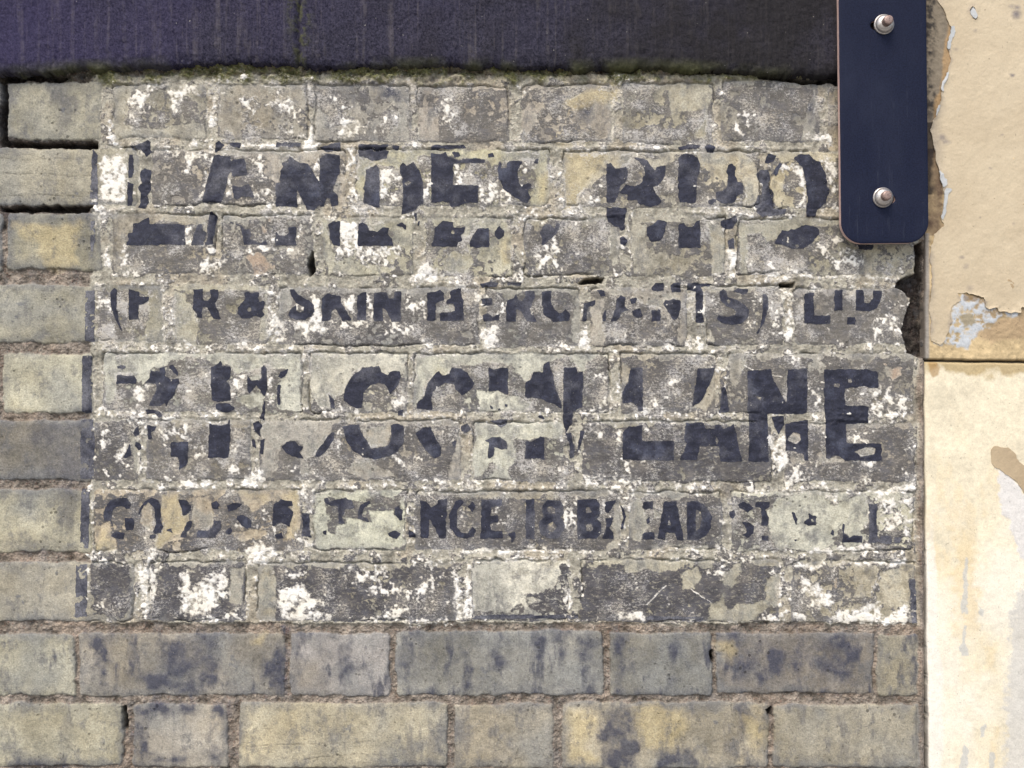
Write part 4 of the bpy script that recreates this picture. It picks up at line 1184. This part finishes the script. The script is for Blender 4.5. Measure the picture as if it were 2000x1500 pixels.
# ------------------------------------------------------------------ lettering, a film of paint on the bricks, one part for each word
for gname, polys in groups:
    allq = np.concatenate([q for _, q in polys])
    sl = gw.window(allq[:, 0].min(), allq[:, 1].min(), allq[:, 0].max(), allq[:, 1].max(), 8)
    L = np.full(X[sl].shape, -20, np.float32)
    for kind, q in polys:
        s2 = gw.window(q[:, 0].min(), q[:, 1].min(), q[:, 0].max(), q[:, 1].max(), 8)
        s3 = (slice(s2[0].start - sl[0].start, s2[0].stop - sl[0].start), slice(s2[1].start - sl[1].start, s2[1].stop - sl[1].start))
        sd = poly_sdf(q, Xs[s2], Ys[s2])
        L[s3] = np.maximum(L[s3], sd) if kind == 'L' else np.minimum(L[s3], -sd)
    L = L + .4 + n_edge[sl] * .6 + n_sp[sl] * .65
    chip = n_fine[sl] * .7 + n_sp[sl] * .55 + n_mid[sl] * .45
    L = np.minimum(L, (1.8 - chip) * 6)
    L = np.minimum(L, 30)
    border = gname == 'border'
    if border: L = np.minimum(L, (.75 - chip) * 6)
    wear = np.clip(.25 * n_mid[sl] + .30 * n_col[sl] + np.clip(1 - L / 4, 0, 1) * .18 - .05, 0, 1) if not border else np.clip(.6 + .4 * n_mid[sl], 0, 1)
    contour_mesh('painted_border' if border else 'painted_word', L, xs[sl[1]], ys[sl[0]], H[sl], .28, LETTER, wall, attrs=dict(wear=wear[..., None].astype(np.float32)))

# ------------------------------------------------------------------ stone band over the bricks
band = thing('stone_band', 'soot blackened tooled stone course running above the painted brick wall', 'stone course', (0, 0, 0))
xb = axis(-700, -6, 1797, 1797, SPACING * 1.4); xb = xb[xb < 1798]; yb = axis(-480, -6, 170, 170, SPACING * 1.4)
yb = yb[yb < 170]
Xb, Yb = np.meshgrid(xb, yb)
b1, b2, b3 = fbm(xb, yb, 40, 41, 5), fbm(xb, yb, 9, 42, 3, .7), fbm(xb, yb, 200, 43, 3)
stv = fbm(xb, yb, 160, 44, 3, .6, .05)
edge = np.interp(Xb, [-700, 0, 120, 220, 420, 600, 900, 1150, 1280, 1480, 1640, 1806, 2000], [152, 152, 143, 138, 131, 133, 134, 139, 137, 150, 150, 150, 150])
dedge = edge + 3.5 * b1 + 1.2 * b2 - Yb
jx = 588 + 2.5 * b1
djoint = np.abs(Xb - jx)
Hb = 12 + .45 * b1 + .35 * b2 + .35 * stv - 4.5 * np.exp(-np.maximum(dedge, 0) / 9) - 5.5 * np.exp(-djoint / 3.2)
Hb = np.where(dedge < 0, -3, Hb)
mossy = np.clip(np.exp(-((Xb - 590 + 8 * b1) / 14) ** 2) * np.clip(.35 + .8 * b2 + .3 * b1, 0, .9) + np.clip(1 - dedge / 22, 0, 1) * np.clip(.25 + .7 * b3 + .4 * b1, 0, 1), 0, 1)
ab = np.stack([mossy, np.clip((Xb - 750) / 900 + .2 * b3 + .15 * b1, 0, .85), np.clip((1000 - Xb) / 1100 + .2 * b3, 0, 1) * .40], -1)  # third channel: painted purple flare cast, stronger towards the left
ok = ((dedge > -3)[:-1, :-1]) & ((dedge > -3)[1:, 1:])
cx = (Xb[:-1, :-1] < 588)
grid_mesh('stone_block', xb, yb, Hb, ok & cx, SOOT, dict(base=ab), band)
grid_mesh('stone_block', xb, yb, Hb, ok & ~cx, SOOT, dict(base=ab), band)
def solid(name, x0, y0, x1, y1, h0, h1, mat, parent):
    """a box in picture px and mm, the masonry behind a face"""
    c = np.array([(x, y, h) for h in (h0, h1) for x, y in ((x0, y0), (x1, y0), (x1, y1), (x0, y1))], float)
    V = world_xyz(c[:, 0], c[:, 1], c[:, 2])
    F = [[0, 1, 2, 3], [7, 6, 5, 4], [0, 4, 5, 1], [1, 5, 6, 2], [2, 6, 7, 3], [3, 7, 4, 0]]
    return make_mesh(name, V, np.array(F).ravel(), np.full(6, 4), mat, dict(base=np.full((8, 3), .2)), parent, False)
solid('stone_core', -690, -470, 1790, 128, -180, 1, SOOT, band)

# ------------------------------------------------------------------ pier at the right: two stones, peeling cream coat
pier = thing('stone_pier', 'cream stone pier with peeling beige paint to the right of the brick wall', 'pier', (0, 0, 0))
x_p = axis(1797, 1797, 2006, 2620, SPACING); y_p = axis(-480, -6, 1506, 3330, SPACING)
Xp, Yp = np.meshgrid(x_p, y_p)
gp = Grid(x_p, y_p)
p1, p2, p3, p4 = fbm(x_p, y_p, 40, 61, 5), fbm(x_p, y_p, 9, 62, 3, .7), fbm(x_p, y_p, 150, 63, 4), fbm(x_p, y_p, 90, 64, 4, .6, .4)
pe = fbm(x_p, y_p, 22, 65, 4)
left_edge = np.interp(Yp, [-500, 0, 480, 700, 705, 1100, 1500, 3400], [1806, 1806, 1806, 1803, 1804, 1806, 1812, 1812]) + .8 * p1
dl = Xp - left_edge
joint_y = 704 + 2 * (Xp - 1800) / 200
dj = np.abs(Yp - joint_y - .8 * p1)
Hp = 1.5 + np.where(Yp < 704, .35, .15) * p1 + np.where(Yp < 704, .25, .10) * p2 + .4 * p3 - 2.2 * np.exp(-np.maximum(dl, 0) / 4) - 7 * np.exp(-(dj / 2.6) ** 2)
Hp = np.where(dl < 0, -7, Hp)
upper = Yp < joint_y
def blend(c, rgb, m):
    m = np.clip(m, 0, 1)[..., None]; return c * (1 - m) + np.array(alb(*rgb)) * m
def pz(pts, m=24, raw=False):
    out = np.full(Xp.shape, -30.0); pts = np.array(pts, float).reshape(-1, 2)
    sl = gp.window(pts[:, 0].min(), pts[:, 1].min(), pts[:, 0].max(), pts[:, 1].max(), m)
    k = 0 if raw else 1
    out[sl] = poly_sdf(pts, Xp[sl] + k * pe[sl] * 2.4, Yp[sl] + k * fbm(x_p, y_p, 22, 66, 4)[sl] * 2.4)
    return out
cu = np.ones(Xp.shape + (3,)) * alb(198, 176, 136) * (1 + .16 * p1 + .12 * p2)[..., None]
cu = blend(cu, (150, 130, 104), np.clip(p3 * .6 + .15, 0, .7))
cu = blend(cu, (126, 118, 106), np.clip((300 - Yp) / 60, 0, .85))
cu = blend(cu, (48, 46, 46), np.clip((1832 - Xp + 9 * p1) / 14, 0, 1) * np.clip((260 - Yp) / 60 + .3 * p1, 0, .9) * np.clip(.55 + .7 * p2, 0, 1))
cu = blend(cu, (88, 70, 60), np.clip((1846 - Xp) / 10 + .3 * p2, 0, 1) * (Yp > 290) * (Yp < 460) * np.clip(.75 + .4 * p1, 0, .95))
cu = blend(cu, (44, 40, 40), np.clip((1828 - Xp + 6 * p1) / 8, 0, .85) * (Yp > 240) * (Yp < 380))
cu = blend(cu, (176, 146, 106), np.clip((Xp - np.interp(Yp, [0, 60, 130, 200, 240], [1842, 1842, 1836, 1826, 1818]) + 4 * p1) / 6, 0, .8) * (Yp < 235) * (Yp > 45))
cu = blend(cu, (150, 146, 140), np.clip((1816 - Xp) / 4, 0, .9) * (Yp > 455))
cu = blend(cu, (90, 82, 74), np.clip((1809 - Xp) / 4, 0, .8) * (Yp > 455))
Qp = lambda s: (np.array([float(v) for v in s.split()]).reshape(-1, 2) / 3 + (1700, 400))
blue = pz(Qp('520 535 600 525 665 545 680 600 742 605 860 628 852 655 740 660 725 690 690 725 640 742 600 790 560 835 500 822 430 820 370 815 440 790 460 730 480 680 490 600'))
cu = blend(cu, (194, 198, 200), np.clip(blue / 4 + .5 + .4 * p2, 0, 1) * np.clip(.8 + .5 * p1 + .9 * p2, 0, 1))
cu = blend(cu, (150, 134, 96), np.clip(pz(Qp('520 660 570 630 620 650 610 700 550 720')) / 6 + .3 + .5 * p2, 0, .8))
cu = blend(cu, (132, 108, 76), np.clip(pz(Qp('530 525 600 518 650 540 600 560 540 570')) / 4 + .4, 0, .7))
cu = blend(cu, (176, 152, 120), np.clip(.2 * p2 + pz(Qp('620 760 720 690 760 665 900 660 900 740 880 780 700 800')) / 8 + .3 + .5 * p1, 0, .75))
cl = np.ones(Xp.shape + (3,)) * alb(233, 222, 194) * (1 + .05 * p1 + .04 * p2)[..., None]
cl = blend(cl, (228, 208, 168), np.clip(p4 * .7 + .2 * p2 - .05, 0, .55) * np.clip((Yp - 800) / 200, .2, 1))
cl = blend(cl, (242, 235, 216), np.clip(p3 * .9 - .1, 0, .8))
cl = blend(cl, (240, 234, 220), np.clip((np.interp(Yp, [700, 1000, 1250, 1300, 1500], [1812, 1826, 1830, 1840, 1842]) - Xp + 3 * p1) / 6, 0, .85) * np.clip((Yp - 980) / 120, 0, 1))
cl = blend(cl, (224, 202, 158), np.clip(1 - np.abs(Xp - 1886 + 9 * p1) / 30 + .2 * p2, 0, .6) * np.clip((Yp - 1010) / 60, 0, 1) * np.clip((1290 - Yp) / 80, 0, 1))
cl = blend(cl, (170, 146, 96), np.clip(1 - (Yp - joint_y) / 22 + .7 * p1, 0, .75) * upper.__invert__())
cl = blend(cl, (168, 134, 84), np.clip(pz([1810, 712, 1828, 708, 1834, 716, 1832, 730, 1820, 738]) / 6 + .3, 0, .7))
grey = pz([2010, 1140, 1985, 1160, 1972, 1230, 1966, 1300, 1960, 1390, 1956, 1450, 1966, 1520, 2620, 1520, 2620, 1100])
cl = blend(cl, (206, 203, 195), np.clip(grey / 14 + .45 + .5 * p2 + .3 * p1, 0, .8))
for q in ((1886, 1090, 1890, 1092, 1889, 1130, 1886, 1165, 1890, 1198, 1877, 1198, 1876, 1170, 1882, 1140, 1881, 1108), (1880, 1220, 1886, 1222, 1885, 1262, 1888, 1278, 1876, 1276, 1870, 1265, 1880, 1258), (1910, 1185, 1920, 1190, 1919, 1204, 1911, 1198), (1915, 1420, 1926, 1415, 1924, 1436, 1917, 1436), (1885, 1455, 1892, 1465, 1890, 1505, 1870, 1505), (1930, 1470, 1942, 1468, 1940, 1505, 1928, 1505)):
    cl = blend(cl, (198, 198, 192), np.clip(pz(q) / 2.5 + .6 + .6 * p2, 0, .8))
white = pz([1947, 916, 1972, 930, 1985, 948, 2003, 975, 2003, 1095, 1985, 1070, 1968, 1020, 1955, 1005, 1950, 960])
cl = blend(cl, (222, 219, 214), np.clip(white / 5 + .5 + .6 * p2 + .3 * p1, 0, .9))
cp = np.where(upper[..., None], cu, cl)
cp = blend(cp, (52, 46, 42), np.exp(-(dj / 2.4) ** 2) * .9)
cp = blend(cp, (88, 80, 72), np.clip(1 - dl / 3, 0, .75))
Hp = Hp + np.clip(blue / 2, 0, 1) * .25 * upper + np.clip(white / 2, 0, 1) * .25
cp = np.clip(cp, .01, .85)
PST = pier_stone_material('weathered_pier_stone')
okp = (dl > -2.5)[:-1, :-1] & (dl > -2.5)[1:, 1:]
upc = upper[:-1, :-1]
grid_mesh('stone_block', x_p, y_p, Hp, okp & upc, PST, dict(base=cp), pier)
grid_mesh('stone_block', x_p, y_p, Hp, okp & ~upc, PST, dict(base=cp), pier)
solid('stone_core', 1815, -470, 2600, 3320, -180, -6, PST, pier)
solid('wall_core', -690, 120, 1813, 3320, -180, -26, PST, wall)

COAT = coat_material('beige_masonry_paint', alb(208, 192, 162), alb(197, 180, 150))
coat = pz('1827 -2 1840 16 1853 48 1858 56 1854 75 1851 99 1857 115 1849 144 1837 176 1832 205 1825 229 1820 238 1815 256 1821 283 1827 320 1835 336 1841 363 1843 380 1841 400 1834 427 1843 443 1832 450 1823 457 1818 493 1817 600 1818 667 1833 673 1847 663 1857 633 1858 600 1873 587 1868 570 1877 573 1900 572 1920 580 1922 597 1930 602 1947 600 1947 610 1990 611 1993 600 2012 606 2640 606 2640 -520 1827 -520'.split(), 60)
coat = np.where(coat > 20, 20, coat)
coat[Xp > 2560] = 12; coat[(Yp > 606) & (Xp > 2012)] = -10
coat[(Yp < -60) & (Xp > 1850)] = 12
loss = [pz('1893 22 1898 13 1906 18 1908 30 1903 40 1895 36'.split())]
for l in loss: coat = np.minimum(coat, -l)
curl = 1.5 * np.exp(-np.maximum(coat, 0) / 5) * np.clip(.5 + 1.0 * p3, .05, 1)
mk = np.zeros(Xp.shape)
for mx, my, mr, ms in ((1985, 16, 6, .7), (1983, 28, 8, .9), (1974, 13, 5, .5), (1972, 151, 4, .9), (1838, 268, 9, .7), (1846, 276, 6, .6), (1874, 505, 4, .6), (1884, 523, 6, .4), (1852, 100, 6, .5), (1856, 118, 5, .5), (1903, 60, 4, .4), (1866, 96, 4, .35), (1930, 330, 3, .5), (1958, 262, 3, .5), (1912, 424, 3, .5), (1975, 440, 3, .4), (1890, 560, 7, .4)):
    mk = np.maximum(mk, ms * np.clip(1.3 - np.hypot((Xp - mx + 3 * pe) / 1.2, Yp - my + 3 * p1) / mr, 0, 1))
mk = np.maximum(mk, .55 * np.clip(1 - coat / 9, 0, 1) * np.clip(.2 + 1.2 * p1, 0, 1))
mk = np.maximum(mk, .45 * np.clip((1850 + 8 * p1 - Xp) / 30, 0, 1) * np.clip(.6 + p3, 0, 1))
contour_mesh('paint_coat', coat + .6 * p2, x_p, y_p, Hp * .4 + .9 + curl, .55, COAT, pier, thick=.9, attrs=dict(wear=np.clip(mk, 0, 1)[..., None]))
# older white paint showing as a lip along the broken edge
LIP = coat_material('chalky_white_undercoat', alb(206, 207, 204), alb(180, 184, 184), dots=False)
for a in ('1856 55 1863 54 1861 72 1856 98 1849 98 1852 78', '1846 144 1850 143 1843 165 1840 180 1835 178 1837 165', '1831 205 1835 206 1834 216 1824 230 1826 220', '1831 330 1839 336 1843 345 1850 352 1848 360 1842 364 1836 350', '1845 366 1853 370 1851 384 1845 410 1839 430 1834 426 1838 408 1841 390', '1894 24 1899 15 1905 19 1907 30 1902 38 1896 34'):
    contour_mesh('undercoat_lip', pz(a.split()) + .4 * p2, x_p, y_p, Hp * .4 + 1.2 + curl, .9, LIP, pier, thick=1.2)
TAN = coat_material('tan_old_coat', alb(188, 168, 136), alb(176, 156, 126), dots=False)
tanv = pz('1932 878 1940 872 1968 876 1985 890 2004 916 2030 930 2040 980 2000 968 1985 944 1968 930 1948 916 1934 905'.split())
contour_mesh('paint_flake', tanv + .5 * p2, x_p, y_p, Hp, .7, TAN, pier, thick=.9)

# ------------------------------------------------------------------ black plate bolted over the corner
plate = thing('metal_plate', 'blue black metal strap with rounded foot and two steel bolts beside peeling pier', 'metal plate', (0, 0, 0))
PB, PT = 14.0, 19.5                              # back and front of the plate, mm before the bricks
KP = (DIST * 1000 - PT) / (DIST * 1000)
def plate_xyz(px, py, h):
    a = math.radians(.62); dx, dy = px, py
    cx_, cy_ = 1726.0, 215.0
    rx = cx_ + (dx - cx_) * math.cos(a) + (dy - cy_) * math.sin(a); ry = cy_ - (dx - cx_) * math.sin(a) + (dy - cy_) * math.cos(a)
    return world_xyz(1000 + (rx - 1000) * KP, 750 + (ry - 750) * KP, h)
xq = np.arange(1620, 1830, 1.5); yq = axis(-300, -20, 500, 500, 1.5, 1.3, 40)
Xq, Yq = np.meshgrid(xq, yq)
hw, R = 85.5, 42
cxp = 1726
qx = np.abs(Xq - cxp) - (hw - R); qy = (Yq - 475) + R
sdp = R - np.hypot(np.maximum(qx, 0), np.maximum(qy, 0)) - np.minimum(np.maximum(qx, qy), 0)
sdp = np.minimum(sdp, Yq + 290)
def slot(cx_, cy_, w_, r_): return r_ - np.hypot(np.maximum(np.abs(Xq - cx_) - w_, 0), Yq - cy_)
sdp = np.minimum(sdp, -slot(1716, 49, 5, 9)); sdp = np.minimum(sdp, -slot(1733, 389, 6, 8))
def plate_material():
    g = NT('blue_black_powder_coat')
    n = g.noise(620, 4, .8); m = g.noise(14, 4, .6, (1, 1, .5)); s = g.noise(230, 3, .7, (1, 1, .08), 4)
    c = g.mix(g.ramp(n, .25, .75), alb(11, 16, 33), alb(30, 37, 62))
    c = g.mix(g.ramp(m, .42, .75, 0, .35), c, alb(56, 61, 78))
    c = g.mix(g.ramp(s, .60, .78, 0, .35), c, alb(72, 76, 90))
    c = g.mix(g.ramp(g.noise(300, 2, .5, w=8), .77, .80, 0, .6), c, alb(120, 118, 126))
    return g.finish(c, g.ramp(m, .3, .7, .6, .8), n, .00012, .5, .14)
PM = plate_material()
PE = flat_metal('bare_edge_painted_glint', alb(226, 196, 184), alb(190, 158, 146), .5, 0.0)  # bare edge; the light it catches is painted as pale pink
bev = 1.3 * np.exp(-np.maximum(sdp, 0) / 2.0)
contour_mesh('plate_face', sdp, xq, yq, np.full(Xq.shape, PT) - bev * .6, 0, PM, plate, thick=PT - PB, xyz=plate_xyz, side=PE)
STEEL = flat_metal('dull_steel', alb(214, 208, 200), alb(180, 172, 164), .36, .75, .0002, 700)
COP = flat_metal('tarnished_stud', alb(178, 154, 142), alb(128, 106, 98), .5, .4, .0002, 700)
def lathe(name, prof, cx_, cy_, mat, parent, seg=40, notch=False):
    V, F = [], []
    for (r, h) in prof:
        for k in range(seg):
            a = 2 * math.pi * k / seg
            f = (DIST * 1000 - PT) / (DIST * 1000)
            V.append(((cx_ - 1000) * S * f + r * .001 * math.cos(a), -h * .001, (750 - cy_) * S * f + EYE + r * .001 * math.sin(a)))
    n = len(prof)
    loops, cnt = [], []
    for i in range(n - 1):
        for k in range(seg):
            loops += [i * seg + k, i * seg + (k + 1) % seg, (i + 1) * seg + (k + 1) % seg, (i + 1) * seg + k]; cnt.append(4)
    loops += [(n - 1) * seg + k for k in range(seg)]; cnt.append(seg)
    return make_mesh(name, np.array(V), np.array(loops), np.array(cnt), mat, None, parent)
for (bx, by, sh) in ((1726, 48, .6), (1724, 386, -.8)):
    bolt = lathe('bolt', [(10.6, PT - .2), (10.7, PT + 1.2), (10.2, PT + 1.7), (9.7, PT + 1.8), (9.6, PT + 2.8), (8.9, PT + 4.4), (7.6, PT + 5.8), (6.0, PT + 6.8), (5.0, PT + 7.1)], bx, by, STEEL, plate)
    lathe('stud', [(4.9, PT + 6.0), (5.1, PT + 9.5), (5.0, PT + 12.5 + sh), (4.5, PT + 13.4 + sh), (3.2, PT + 13.9 + sh)], bx, by, COP, bolt)

# ------------------------------------------------------------------ pavement at the foot of the wall
g = NT('pavement_concrete')
gn = g.noise(6, 5, .65); gf = g.noise(240, 3, .7)
gc = g.scale(g.mix(g.ramp(gn, .3, .7), (.20, .19, .18), (.30, .29, .27)), g.math('ADD', gf, .5))
PV = g.finish(gc, .9, gf, .001, .5)
pv = make_mesh('pavement', np.array([(-60, -60, 0), (60, -60, 0), (60, 20, 0), (-60, 20, 0)], float), np.array([0, 1, 2, 3]), np.array([4]), PV)
pv['kind'] = 'structure'
